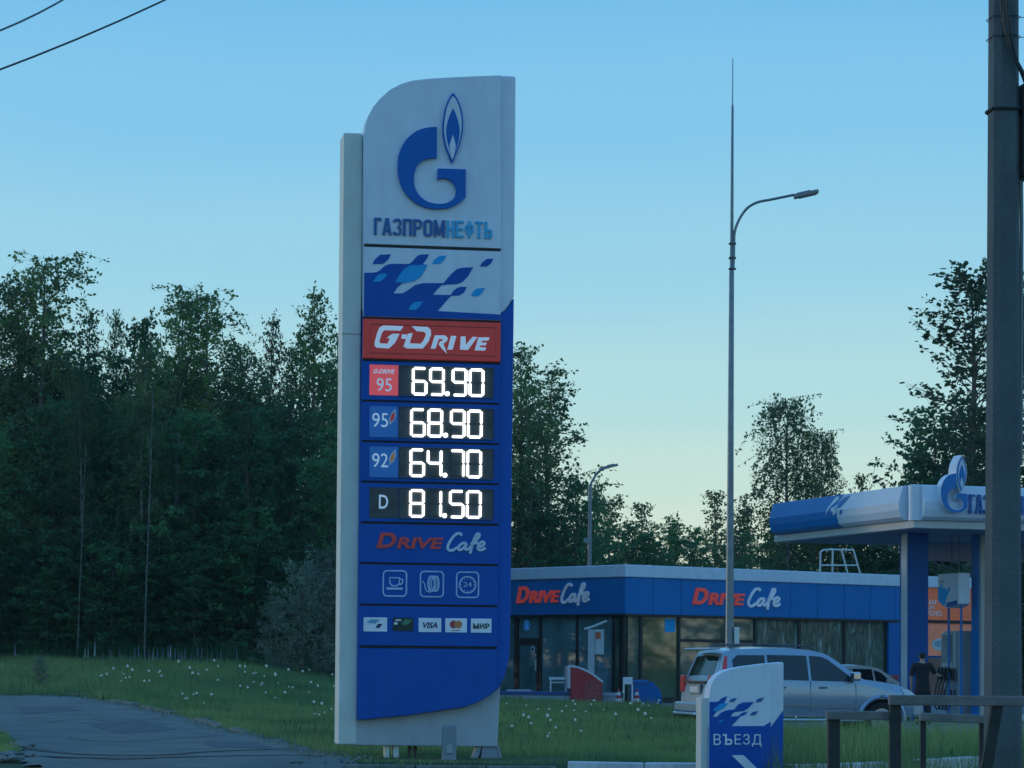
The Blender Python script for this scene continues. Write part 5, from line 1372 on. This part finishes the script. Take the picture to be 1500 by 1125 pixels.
skin('shirt', [(0, .0, .90), (0, .01, 1.15), (0, 0, 1.36), (0, .0, 1.49), (0, .01, 1.545), (-.19, .0, 1.48), (-.26, .015, 1.27), (-.275, .03, 1.20), (.19, .0, 1.48), (.28, .12, 1.34), (.32, .19, 1.29), (0, 0, .80)],
     [(11, 0), (0, 1), (1, 2), (2, 3), (3, 4), (3, 5), (5, 6), (6, 7), (3, 8), (8, 9), (9, 10)], [(.20, .15), (.175, .13), (.20, .135), (.14, .10), .065, .085, .068, .066, .085, .068, .066, (.20, .15)], SHIRT, per)
skin('trousers', [(0, 0, 1.06), (-.10, 0, .90), (-.12, .02, .50), (-.13, -.02, .12), (.10, 0, .90), (.13, .04, .50), (.15, 0, .12), (0, 0, 1.14)],
     [(7, 0), (0, 1), (1, 2), (2, 3), (0, 4), (4, 5), (5, 6)], [(.17, .13), .13, .095, .085, .13, .095, .085, (.15, .11)], TROU, per)
for s, (x, y) in ((-1, (-.135, .05)), (1, (.16, .07))):
    skin('shoe', [(x, y - .09, .05), (x, y + .03, .05), (x + .01, y + .14, .04)], [(0, 1), (1, 2)], [(.045, .045), (.05, .045), (.045, .035)], BLACK, per)
skin('hair', [(0, -.01, 1.63), (0, .005, 1.73), (0, .03, 1.80)], [(0, 1), (1, 2)], [(.07, .06), (.092, .095), (.078, .085)], HAIR, per)
for s in (-1, 1): MB().lathe([(.012, -.008), (.028, 0), (.02, .012)], 8, c=(s * .085, .04, 1.70), axis='x').build('ear', SKIN, per)

# ------------------------------------------------------------------ vegetation
BARK = mat('bark_grey', (.12, .11, .09), .9, var=.4, vs=10, bump=.6, bs=30)
BIRCHB = mat('bark_birch', (.17, .18, .15), .85, var=.5, vs=5, bump=.3, bs=20)
def leafmat(name, col, hue):
    m = bpy.data.materials.new(name); m.use_nodes = True; n, l = m.node_tree.nodes, m.node_tree.links
    b = n['Principled BSDF']; b.inputs['Roughness'].default_value = .55; b.inputs['Specular IOR Level'].default_value = .3
    tc = n.new('ShaderNodeTexCoord'); no = n.new('ShaderNodeTexNoise'); no.inputs['Scale'].default_value = .55; no.inputs['Detail'].default_value = 5
    l.new(tc.outputs['Object'], no.inputs['Vector'])
    oi = n.new('ShaderNodeObjectInfo'); ad = n.new('ShaderNodeMath'); ad.operation = 'MULTIPLY_ADD'; ad.inputs[1].default_value = .5; 
    l.new(oi.outputs['Random'], ad.inputs[0]); 
    sb = n.new('ShaderNodeMath'); sb.operation = 'SUBTRACT'; l.new(no.outputs['Fac'], sb.inputs[0]); sb.inputs[1].default_value = .25
    l.new(sb.outputs[0], ad.inputs[2])
    r = n.new('ShaderNodeValToRGB'); e = r.color_ramp.elements
    e[0].position = .25; e[0].color = tuple(c * .55 for c in col) + (1,)
    e[1].position = .8; e[1].color = (col[0] * 1.5 * hue, col[1] * 1.45, col[2] * 1.2, 1)
    x = e.new(.52); x.color = col + (1,)
    l.new(ad.outputs[0], r.inputs[0]); l.new(r.outputs[0], b.inputs['Base Color'])
    tr = n.new('ShaderNodeBsdfTranslucent'); l.new(r.outputs[0], tr.inputs[0]); ms = n.new('ShaderNodeMixShader'); ms.inputs[0].default_value = .5
    l.new(b.outputs[0], ms.inputs[1]); l.new(tr.outputs[0], ms.inputs[2]); l.new(ms.outputs[0], n['Material Output'].inputs[0])
    return m
LF1 = leafmat('birch_leaves', (.105, .205, .075), 1.25)
LF2 = leafmat('alder_leaves', (.066, .195, .082), 1.05)
LF3 = leafmat('willow_leaves', (.17, .235, .185), 1.0)
LF4 = leafmat('aspen_leaves', (.07, .135, .06), 1.1)
LF5 = leafmat('far_leaves', (.10, .155, .055), 1.3)

def leaf_mesh(name, C, size, m, rg, flat=.0, aspect=.62):
    n = len(C); C = np.asarray(C)
    th = rg.uniform(0, 2 * np.pi, n); ph = np.arccos(rg.uniform(-1, 1, n))
    a = np.stack([np.sin(ph) * np.cos(th), np.sin(ph) * np.sin(th), np.cos(ph)], 1)
    t = rg.normal(size=(n, 3)); b = np.cross(a, t); b /= np.linalg.norm(b, axis=1)[:, None] + 1e-9
    s = size * rg.uniform(.6, 1.35, (n, 1))
    p0 = C - a * s; p1 = C + b * s * aspect; p2 = C + a * s; p3 = C - b * s * aspect
    v = np.stack([p0, p1, p2, p3], 1).reshape(-1, 3)
    me = bpy.data.meshes.new(name)
    me.vertices.add(4 * n); me.vertices.foreach_set('co', v.ravel())
    me.loops.add(4 * n); me.loops.foreach_set('vertex_index', np.arange(4 * n))
    me.polygons.add(n); me.polygons.foreach_set('loop_start', np.arange(0, 4 * n, 4)); 
    try: me.polygons.foreach_set('loop_total', np.full(n, 4))
    except Exception: pass
    me.update(calc_edges=True); me.materials.append(m)
    return me

def make_tree(kind, seed, H, Rm, leaves, lsize, m_leaf, m_bark, base=.12, droop=.5, shape=None, nl=None, tw=9, rr=.0):
    """trunk with limbs, drooping or rising twigs, and leaves spread along the twigs"""
    rg = np.random.default_rng(seed); T = []; 
    bend = rg.normal(0, .015 * H, 2)
    def tr(t): return np.array([bend[0] * math.sin(t * 2.4) + .006 * H * math.sin(t * 9 + seed), bend[1] * math.sin(t * 2.0) + .006 * H * math.cos(t * 8 + seed), H * t])
    trunk = MB(); r0 = H * .011 + .03
    trunk.tube([tuple(tr(t)) for t in np.linspace(-.02, 1, 14)], [r0 * (1 - t * .92) for t in np.linspace(0, 1, 14)], 8)
    br = MB(); L = []; nl = nl or int(H * 5)
    shape = shape or (lambda t: math.sin(math.pi * min(1, (t * .85 + .15))) ** .8)
    lump = rg.uniform(.55, 1.2, 12)
    for i in range(nl):
        t = base + (1 - base) * ((i + rg.random()) / nl) ** .9; t = min(t, .985)
        az = i * 2.399 + rg.normal(0, .4)
        ln = Rm * shape((t - base) / (1 - base)) * (lump[int((az / (2 * math.pi) * 4 + t * 5)) % 12]) * rg.uniform(.65, 1.15) + .15
        el = R(62 - 50 * (1 - t)) + rg.normal(0, .15)
        d = np.array([math.cos(az) * math.cos(el), math.sin(az) * math.cos(el), math.sin(el)])
        p = tr(t); pts = [p]; n = 6
        for k in range(n):
            d = d + np.array([0, 0, -droop * .34 * (.4 + k / n)]) + rg.normal(0, .05, 3); d /= np.linalg.norm(d)
            p = p + d * ln / n; pts.append(p)
        r_ = max(.008, r0 * .28 * (1 - t) + .01) 
        br.tube([tuple(q) for q in pts], [r_ * (1 - .8 * k / n) for k in range(n + 1)], 3, caps=False)
        nt = max(3, int(tw * ln / Rm + 2))
        for j in range(nt):
            s = rg.uniform(.22, 1.0) * n; a = int(min(s, n - 1e-3)); q = pts[a] + (pts[a + 1] - pts[a]) * (s - a)
            td = rg.normal(0, 1, 3); td[2] = -abs(td[2]) * (.4 + droop * 2.0) + (1 - droop) * .7; td = td + (pts[-1] - pts[0]) / (ln + 1e-6) * .8; td /= np.linalg.norm(td)
            tl = rg.uniform(.35, 1.0) * (.25 + .42 * Rm / 2.2) * (.6 + droop * .6)
            e = q + td * tl + np.array([0, 0, -droop * .25 * tl])
            if tl > .4: br.tube([tuple(q), tuple(e)], [.006, .003], 3, caps=False)
            m = max(3, int(leaves * tl)); u = rg.uniform(.05, 1.08, m)[:, None]
            c = q + (e - q) * u + rg.normal(0, .055 + rr, (m, 3))
            L.append(c)
    L = np.concatenate(L)
    crown = leaf_mesh('crown', L, lsize, m_leaf, rg)
    def mk(mb, nm, mt):
        me = bpy.data.meshes.new(nm); me.from_pydata(mb.v, [], mb.f); me.update(); me.materials.append(mt)
        me.polygons.foreach_set('use_smooth', [True] * len(me.polygons)); return me
    return dict(trunk=mk(trunk, 'trunk', m_bark), branches=mk(br, 'branches', BARK), crown=crown, H=H, n=len(L))
birch_sh = lambda t: (.35 + .65 * math.sin(math.pi * min(1, t * .75 + .22))) if t < .9 else .45
bush_sh = lambda t: math.sin(math.pi * (t * .8 + .2)) ** .6 if t < .97 else .35
cone_sh = lambda t: max(.12, 1 - t * .92)
fan_sh = lambda t: max(.2, (1 - t) ** .5) * (.75 + .25 * math.sin(t * 9))
air_sh = lambda t: max(.12, (1 - t) ** .72)
PROTO = {
    'birch': [make_tree('birch', s, 12.0, 2.3, 24, .060, LF1, BIRCHB, .14, .85, birch_sh, 105, 12) for s in (1, 2, 3)],
    'bushy': [make_tree('bushy', s, 9.0, 2.7, 24, .075, LF2, BARK, .03, .35, bush_sh, 95, 12) for s in (11, 12, 13)],
    'cone': [make_tree('cone', s, 11.0, 2.4, 20, .066, LF2, BARK, .06, .45, cone_sh, 105, 11) for s in (21, 22)],
    'aspen': [make_tree('aspen', s, 14.0, 4.6, 15, .082, LF4, BARK, .08, .06, fan_sh, 140, 14) for s in (31,)],
    'airy': [make_tree('airy', s, 13.0, 3.4, 17, .070, LF1, BARK, .10, .3, air_sh, 130, 15) for s in (41, 42)],
    'willow': [make_tree('willow', s, 4.6, 2.0, 22, .05, LF3, BARK, .03, .15, bush_sh, 80, 11) for s in (51, 52)],
    'far': [make_tree('far', s, 10.0, 2.6, 16, .085, LF5, BARK, .05, .4, cone_sh, 95, 11) for s in (61, 62)],
    'weep': [make_tree('weep', s, 12.0, 2.9, 20, .064, LF1, BIRCHB, .2, .95, birch_sh, 115, 13) for s in (71,)],
}
LAB = {'birch': 'birch_tree', 'bushy': 'alder_tree', 'cone': 'young_alder_tree', 'aspen': 'aspen_tree', 'airy': 'slender_tree', 'willow': 'willow_shrub', 'far': 'distant_tree', 'weep': 'birch_tree'}
def plant_tree(kind, x, y, ztop, label, group=None, rot=None, var=0, widen=1.0, z0=None, cat='tree'):
    pr = PROTO[kind][var % len(PROTO[kind])]; z0 = float(gh(x, y)) - .05 if z0 is None else z0
    s = (ztop - z0) / pr['H'] * .968
    r = empty(LAB[kind], (x, y, z0), random.uniform(0, 6.28) if rot is None else rot, label, cat, group)
    r.scale = (s * widen, s * widen, s)
    for nm in ('trunk', 'branches', 'crown'):
        o = bpy.data.objects.new(nm, pr[nm]); COL.objects.link(o); o.parent = r
    return r
def tree_px(kind, u, vtop, Y, label, group=None, **k):
    p = at(u, vtop, Y); return plant_tree(kind, p.x, p.y, p.z, label, group, **k)

# the wood on the left: the trees that make the skyline, each by its own look
SKY_T = [('birch', 68, 368, 92, 'tallest birch of the left wood, with a broad ragged top', 1.15, 0), ('birch', 40, 405, 93.5, 'birch fused to the left side of the tallest birch', .9, 1), ('birch', -4, 398, 91, 'birch cut by the left edge of the photo', 1.0, 2),
         ('cone', 132, 448, 90, 'dark pointed tree just right of the tallest birch', .85, 0), ('airy', 172, 452, 96, 'thin pale-leaved tree top between two darker ones', .55, 0), ('bushy', 208, 470, 93, 'rounded low top left of the double-topped birch', .7, 1),
         ('birch', 262, 425, 91, 'left half of the double-topped birch', .95, 1), ('birch', 302, 421, 92.5, 'right half of the double-topped birch', 1.1, 0), ('birch', 345, 497, 94, 'sloping shoulder tree right of the double-topped birch', .9, 2),
         ('airy', 398, 462, 96, 'sparse tree with a bare leader left of the pointed tree', .6, 1), ('birch', 432, 478, 97, 'loose-leaved birch at the left flank of the pointed tree', .8, 2), ('airy', 457, 422, 92, 'tall pointed tree nearest the price sign', .78, 1), ('cone', 484, 470, 93, 'tree partly hidden by the left edge of the price sign', .8, 1)]
for k, u, v, Y, lab, wd, var in SKY_T: tree_px(k, u, v, Y, lab, widen=wd, var=var)
g1 = 'trees of the front row of the left wood'; g2 = 'trees packed deep in the left wood'
for i, (u, v) in enumerate([(-90, 520), (-45, 560), (5, 640), (50, 600), (95, 590), (140, 575), (180, 620), (230, 590), (275, 610), (320, 620), (365, 600), (405, 640), (440, 600), (480, 620), (520, 660), (560, 640)]):
    tree_px(['bushy', 'cone'][i % 2], u + random.uniform(-10, 10), v, 87.5 + random.uniform(-1.2, 1.5), 'low dark leafy tree in the front row of the left wood', g1, var=i, widen=random.uniform(.95, 1.3))
rowsF = [(97, 20, 545, 28), (102, 18, 560, 28), (108, 18, 550, 28)]
for Y, n, v0, dv in rowsF:
    for i in range(n):
        u = -130 + i * 700 / (n - 1) + random.uniform(-12, 12)
        if Y > 100 and u > 430: continue
        v = v0 + random.uniform(-dv, dv) + (45 if 150 < u < 215 or 345 < u < 420 else 0)
        tree_px(random.choice(['birch', 'bushy', 'cone', 'birch']), u, v, Y + random.uniform(-1.5, 1.5), 'dark tree packed deep in the left wood', g2, var=i, widen=random.uniform(1.0, 1.35))
for i, u in enumerate(np.linspace(-120, 480, 17)):
    tree_px('bushy', u + random.uniform(-12, 12), 790 + random.uniform(-50, 60), 85.6 + random.uniform(-.6, .6), 'low dark bush at the foot of the left wood', 'bushes at the foot of the left wood', var=i, widen=random.uniform(1.3, 1.8))
tree_px('birch', 213, 500, 87.0, 'slim birch whose pale trunk shows at the front of the left wood', var=1, widen=.8)
tree_px('birch', 116, 560, 86.8, 'thin grey-trunked birch left of the pale-trunked one', var=2, widen=.7)
for (u, w, lab) in ((212, .028, 'bare pale birch trunk standing at the front of the left wood'), (114, .02, 'thin bare grey trunk in the left part of the wood')):
    p = at(u, 900, 84.3); z0 = float(gh(p.x, p.y)); hh = {212: 9.0, 114: 7.0, 57: 5}[u]
    MBt = MB().tube([(0, 0, -.2), (.04, 0, hh * .3), (.10, 0, hh * .6), (.16, 0, hh)], [w * 1.3, w, w * .8, w * .4], 8)
    tr_ = empty('bare_birch_trunk', (p.x, p.y, z0), 0, lab, 'tree'); MBt.build('trunk', mat('bark_dim', (.11, .13, .11), .9, var=.5, vs=4), tr_, smooth=True)
    b2 = MB()
    for k in range(9):
        a = k * 2.4; z = hh * (.35 + .07 * k); b2.tube([(.1 * z / hh, 0, z), (.1 + .5 * math.cos(a), .5 * math.sin(a), z + .35)], [.012, .004], 4)
    b2.build('branches', BARK, tr_)
# grey willow beside the sign
for i, (u, v, Y, wd) in enumerate([(445, 833, 80.0, 1.0), (480, 815, 81.5, 1.0), (405, 880, 79.5, .9)]):
    tree_px('willow', u, v, Y, ['middle clump of the grey-green willow left of the price sign', 'tallest clump of the grey willow, against the price sign', 'lowest left clump of the grey willow'][i], var=i, widen=wd, cat='shrub')

# trees across the yard, mirrored in the right-hand cafe windows
for i in range(12):
    plant_tree(['birch', 'bushy', 'airy'][i % 3], 44 + rng.uniform(0, 9), 64 + i * 4.2, rng.uniform(9, 14), 'tree across the yard, seen only mirrored in the cafe windows', 'trees across the yard', var=i, widen=1.3)
# right of the sign
R_T = [('airy', 768, 500, 120, 'tall airy tree showing just right of the price sign', 1.0, 0), ('airy', 808, 535, 122, 'spreading tree with upswept sprays right of the price sign', 1.25, 1), ('cone', 780, 690, 118, 'dense dark tree below the airy one by the price sign', 1.1, 0), ('bushy', 840, 700, 117, 'dark bush tree left of the slim street lamp', .9, 1),
       ('bushy', 870, 712, 132, 'leafy tree behind the slim street lamp', .7, 0), ('far', 900, 722, 150, 'first small tree right of the slim street lamp', 1.25, 0), ('far', 942, 733, 155, 'pointed small tree in the gap, middle of the sky window', 1.25, 1), ('far', 990, 757, 160, 'smallest pointed tree in the gap', 1.2, 0),
       ('far', 1050, 715, 150, 'pale small birch left of the tall mast', 1.2, 1), ('far', 1093, 735, 152, 'small tree right behind the tall mast', 1.3, 0), ('weep', 1152, 578, 120, 'weeping birch standing alone above the cafe roof', 1.0, 0), ('weep', 1203, 628, 121, 'lower right half of the lone weeping birch', .75, 0),
       ('far', 1258, 690, 125, 'low drooping tree between the birch and the big aspen', .7, 1), ('aspen', 1418, 396, 118, 'big open-branched tree rising above the canopy', 1.5, 0), ('aspen', 1500, 420, 121, 'big tree top seen right of the concrete pole', 1.0, 0), ('bushy', 1360, 600, 122, 'dense dark lower tree above the canopy emblem', 1.1, 1), ('bushy', 1335, 680, 120, 'dark tree behind the left end of the canopy', .9, 2), ('bushy', 1440, 600, 124, 'dark dense tree behind the concrete pole', 1.3, 0)]
for k, u, v, Y, lab, wd, var in R_T: tree_px(k, u, v, Y, lab, widen=wd, var=var)
for i, u in enumerate(list(np.arange(740, 860, 20)) + list(np.arange(860, 1130, 22)) + list(np.arange(1130, 1560, 22))):
    v = 782 if 860 < u < 1130 else (760 if u < 1310 else 715)
    Y = 140 if 860 < u < 1130 else 123
    tree_px(['bushy', 'cone'][i % 2], u + random.uniform(-8, 8), v + random.uniform(-18, 18), Y + random.uniform(-4, 4), 'green tree in the belt behind the cafe', 'trees of the belt behind the cafe', var=i, widen=random.uniform(.9, 1.2))
for i, u in enumerate(np.linspace(560, 760, 6)):
    tree_px('birch', u, 560 + random.uniform(-20, 60), 118, 'tree hidden mostly behind the price sign', 'trees behind the price sign', var=i)
# belt far away so that the horizon is closed
for i, u in enumerate(np.linspace(-250, 1750, 40)):
    tree_px('far', u, 830 + random.uniform(-25, 15), 230 + random.uniform(-10, 10), 'far tree closing the horizon', 'far trees along the horizon', var=i, widen=1.6, z0=.4)

# ------------------------------------------------------------------ grass
GR1 = leafmat('grass_blades', (.158, .280, .112), 1.25)
def blades(name, n, xr, yr, h, w, m, mask=None, dens=None, hs=None):
    x = rng.uniform(*xr, n); y = rng.uniform(*yr, n)
    if mask is not None:
        k = mask(x, y); x, y = x[k], y[k]
    n = len(x); z = gh(x, y) - .02
    hh = h * rng.uniform(.5, 1.3, n)
    if hs is not None: hh *= hs(x, y)
    a = rng.uniform(0, 2 * np.pi, n); lean = rng.normal(0, .22, (n, 2)) * hh[:, None]
    ww = w * rng.uniform(.6, 1.3, n) / 2
    p0 = np.stack([x - np.cos(a) * ww, y - np.sin(a) * ww, z], 1); p1 = np.stack([x + np.cos(a) * ww, y + np.sin(a) * ww, z], 1)
    p2 = np.stack([x + lean[:, 0], y + lean[:, 1], z + hh], 1)
    v = np.stack([p0, p1, p2], 1).reshape(-1, 3)
    me = bpy.data.meshes.new(name); me.vertices.add(3 * n); me.vertices.foreach_set('co', v.ravel())
    me.loops.add(3 * n); me.loops.foreach_set('vertex_index', np.arange(3 * n)); me.polygons.add(n)
    me.polygons.foreach_set('loop_start', np.arange(0, 3 * n, 3))
    try: me.polygons.foreach_set('loop_total', np.full(n, 3))
    except Exception: pass
    me.update(calc_edges=True); me.materials.append(m)
    o = bpy.data.objects.new(name, me); COL.objects.link(o)
    return tag(o, kind='stuff')
def lawn(x, y):
    ok = (y > near_y(x) + .05) & (y < edge_y(x) - .25) & (~in_poly(x, y, PATH_POLY)) & (np.abs(x) < y * .245 + 3)
    ok &= ~((x < -2.3) & (y < 35.6) & (y > 20))
    cl = np.sin(x * 1.9 + y * .7) * np.sin(y * 1.3 - x * .8) + np.sin(x * .6 - y * .33)
    return ok & (rng.random(len(x)) < np.clip(.75 + .2 * cl, .25, 1))
clump = lambda x, y: (1 - .72 * ((x > -2.6) & (x < .8) & (y > 33.9) & (y < 36.3))) * (.75 + .45 * np.abs(np.sin(x * 1.1 + y * .37) * np.sin(y * .8 - x * .5)) + .3 * smoothstep((y - 70) / 15))
tag(blades('lawn_grass', 300000, (-13, 11), (33.5, 56), .17, .016, GR1, lawn, hs=clump), 'green grass of the lawn in front, with longer tufts', 'grass')
tag(blades('far_lawn_grass', 330000, (-26, 10), (55.5, 100), .24, .028, GR1, lawn, hs=clump), 'green grass running back to the wood', 'grass')
STALK = leafmat('grass_seed_stalks', (.22, .25, .12), 1.1)
tag(blades('grass_seed_stalks', 26000, (-26, 10), (36, 96), .42, .014, STALK, lambda x, y: lawn(x, y) & ((np.sin(x * .9 + y * .4) + np.sin(y * .35 - x * .6)) > .1)), 'pale thin seed stalks scattered over the lawn', 'grass')
DARKW = leafmat('broad_weeds', (.06, .13, .06), 1.0)
tag(blades('broad_leaf_weeds', 30000, (-26, 10), (36, 96), .16, .06, DARKW, lambda x, y: lawn(x, y) & ((np.sin(x * 1.3 - y * .5) * np.sin(y * .45 + x * .8)) > .25)), 'patches of darker broad-leaved weeds in the lawn', 'weeds')
edge_pts = PATH_POLY
def near_path(x, y):
    d = np.full(len(x), 9.0)
    P = np.array([(p.x, p.y) for p in re_[::2]])
    for q in P: d = np.minimum(d, np.hypot(x - q[0], y - q[1]))
    return (d < .42) & (y < 90)
tag(blades('path_edge_grass', 26000, (-19, -1.5), (34.2, 62), .13, .018, GR1, near_path), 'ragged grass hanging over the edge of the path', 'grass')
# tall grass round the railings and on the verge
def verge(x, y): 
    d = np.sin(x * 2.3 + y) + np.sin(y * 1.7 - x * 3.1)
    return (y < near_y(x) - .4) & (d > -.6)
tag(blades('tall_verge_grass', 5200, (3.0, 6.4), (21, 33), .62, .012, GR1, verge), 'tall seeding grass growing round the railings', 'grass')
tag(blades('tall_verge_grass', 5000, (4.0, 8.2), (34, 44), .46, .014, GR1, lambda x, y: (y > near_y(x) + .1)), 'tall grass behind the painted kerb at the right', 'grass')
tag(blades('tuft_grass', 9000, (-8, -6.0), (29, 36), .16, .014, GR1, lambda x, y: in_poly(x, y, np.array([(p.x, p.y) for p in [ground_hit(u, v) for u, v in [(-200, 1040), (-90, 1058), (-20, 1066), (8, 1076), (24, 1092), (20, 1104), (0, 1112), (-200, 1130)]]]))), 'grass tip of the verge in the lower left corner', 'grass')
# forest floor fringe
tag(blades('wood_edge_weeds', 60000, (-26, -3.5), (80, 92), .55, .04, LF2, lambda x, y: (y < edge_y(x) - 1) & (y > 82.5 - .25 * (x + 8)), hs=clump), 'dark weeds under the first trees of the wood', 'weeds')

# gravel and crumbs along the path edge
gx, gy, gn = [], [], 900
V_, F_ = [], []
for _ in range(gn):
    q = re_[rng.integers(5, len(re_) - 1)]; x = q.x + rng.normal(0, .16); y = q.y + rng.normal(0, .22); r_ = rng.uniform(.012, .035); z = float(gh(x, y)) + .03; o_ = len(V_)
    V_ += [(x - r_, y, z), (x, y - r_, z), (x + r_, y, z), (x, y + r_, z), (x, y, z + r_ * .8)]; F_ += [(o_, o_ + 1, o_ + 4), (o_ + 1, o_ + 2, o_ + 4), (o_ + 2, o_ + 3, o_ + 4), (o_ + 3, o_, o_ + 4)]
tag(MB().add(V_, F_).build('edge_gravel', STONE), 'loose gravel crumbs along the edge of the path', 'gravel', kind='stuff')
# dandelion clocks
DW = mat('dandelion_seed', (.72, .74, .62), .9, var=.05); DS = mat('flower_stem', (.08, .14, .03), .8)
sm = MB().tube([(0, 0, -.05), (.01, .0, .12), (0, 0, .24)], .006, 4)
bm = bmesh.new(); bmesh.ops.create_icosphere(bm, subdivisions=1, radius=.024)
for q in bm.verts: q.co.z += .26
hv = [tuple(q.co) for q in bm.verts]; hf_ = [tuple(v.index for v in f.verts) for f in bm.faces]; bm.free()
d0 = empty('dandelion', (0, 0, 0), 0, 'white dandelion clock standing in the lawn', 'dandelion', 'dandelion clocks in the lawn')
sm.build('stem', DS, d0); MB().add(hv, hf_).build('seed_head', DW, d0)
spots = []
cl_c = [(170, 1012, 30, 6), (230, 1006, 50, 10), (295, 1000, 60, 12), (375, 1020, 45, 14), (440, 1018, 35, 18), (470, 1060, 20, 15), (285, 1043, 20, 5), (800, 1048, 60, 12), (900, 1052, 60, 10), (960, 1060, 40, 15), (850, 1075, 70, 20), (780, 1090, 40, 15), (1200, 1075, 40, 8), (400, 1005, 70, 8)]
rnd = random.Random(5)
for u0, v0, su, sv in cl_c:
    for _ in range(9 if v0 < 1030 else 7):
        u, v = u0 + rnd.gauss(0, su * .6), v0 + rnd.gauss(0, sv * .6)
        P = ground_hit(u, max(v, 992))
        if P.y > 95 or P.y < 34.5 or P.y > edge_y(P.x) - .5: continue
        if in_poly(np.array([P.x]), np.array([P.y]), PATH_POLY)[0]: continue
        spots.append(P)
for i, P in enumerate(spots):
    o = d0 if i == 0 else copy_tree(d0)
    s = rnd.uniform(.75, 1.25) * (1 + max(0, P.y - 55) / 60); o.location = (P.x, P.y, float(gh(P.x, P.y))); o.scale = (s, s, s * rnd.uniform(.9, 1.3)); o.rotation_euler = (rnd.uniform(-.1, .1), rnd.uniform(-.1, .1), rnd.uniform(0, 6))

# lupins at the wood edge
LUP = [mat('lupin_lilac', (.17, .18, .24), .8, var=.3, vs=20), mat('lupin_white', (.36, .38, .40), .8, var=.1)]
LG = mat('lupin_leaf', (.05, .10, .03), .8)
def lup(m, h):
    r = empty('lupin', (0, 0, 0), 0); 
    MB().tube([(0, 0, -.05), (0, 0, h * .5)], .012, 4).build('stem', LG, r)
    mb = MB()
    for k in range(9):
        z = h * .42 + k * h * .065; rr_ = .055 * (1 - k / 11)
        mb.lathe([(rr_ * .5, z), (rr_, z + .015), (rr_ * .4, z + h * .06)], 6)
    mb.build('flower_spike', m, r)
    lb_ = MB()
    for k in range(9):
        a = k * .7; l = .16; z = h * .2; lb_.add([(0, 0, z), (l * .5 * math.cos(a - .2), l * .5 * math.sin(a - .2), z + .06), (l * math.cos(a), l * math.sin(a), z + .04), (l * .5 * math.cos(a + .2), l * .5 * math.sin(a + .2), z + .06)], [(0, 1, 2, 3)])
    lb_.build('leaf_rosette', LG, r, fix=False); return r
lp = [lup(LUP[0], .95), lup(LUP[1], 1.1)]
for k, r in enumerate(lp): tag(r, ['lilac lupin in the row at the foot of the wood', 'white lupin spike at the foot of the wood'][k], 'lupin', ['lilac lupins at the wood edge', 'white lupins at the wood edge'][k])
ul = [(u, 0) for u in list(np.linspace(176, 330, 24))] + [(127, 1), (130, 1), (141, 1), (224, 1), (265, 1), (160, 0), (150, 0), (345, 0), (19, 0), (247, 1), (258, 0)]
used_ = [False, False]
for u, k in ul:
    u += rnd.uniform(-3, 3); p = at(u, 990, 81.5 + rnd.uniform(-.8, 1)); 
    o = lp[k] if not used_[k] else copy_tree(lp[k]); used_[k] = True
    s = rnd.uniform(.38, .68); o.location = (p.x, p.y, float(gh(p.x, p.y))); o.scale = (s, s, s); o.rotation_euler = (0, 0, rnd.uniform(0, 6))
# pale umbel weed by the path
p = ground_hit(58, 1012)
um = empty('umbel_plant', (p.x, p.y, p.z), 0, 'pale grey-green bushy weed beside the path at the left', 'plant')
pr = PROTO['willow'][0]
for nm in ('branches', 'crown'):
    o = bpy.data.objects.new(nm, pr[nm]); COL.objects.link(o); o.parent = um
um.scale = (.19, .19, .15)
open('/tmp/leaves.txt','w').write(repr(({k: [q['n'] for q in v] for k, v in PROTO.items()}, len(spots)))) if False else None
print('TREE LEAVES', {k: [q['n'] for q in v] for k, v in PROTO.items()}, 'dandelions', len(spots))

# ------------------------------------------------------------------ faint haze volume added to lift the dark tones
hz = bpy.data.materials.new('tone_lift_haze'); hz.use_nodes = True
hn, hl = hz.node_tree.nodes, hz.node_tree.links; hn.clear()
ho = hn.new('ShaderNodeOutputMaterial'); hv_ = hn.new('ShaderNodeVolumePrincipled')
hv_.inputs['Density'].default_value = .0002; hv_.inputs['Color'].default_value = (.6, .85, .9, 1); hv_.inputs['Anisotropy'].default_value = .2
hl.new(hv_.outputs[0], ho.inputs['Volume'])
hb = MB().box(-75, 75, -30, 262, -1.1, 24).build('added_haze_volume', hz); tag(hb, kind='stuff')
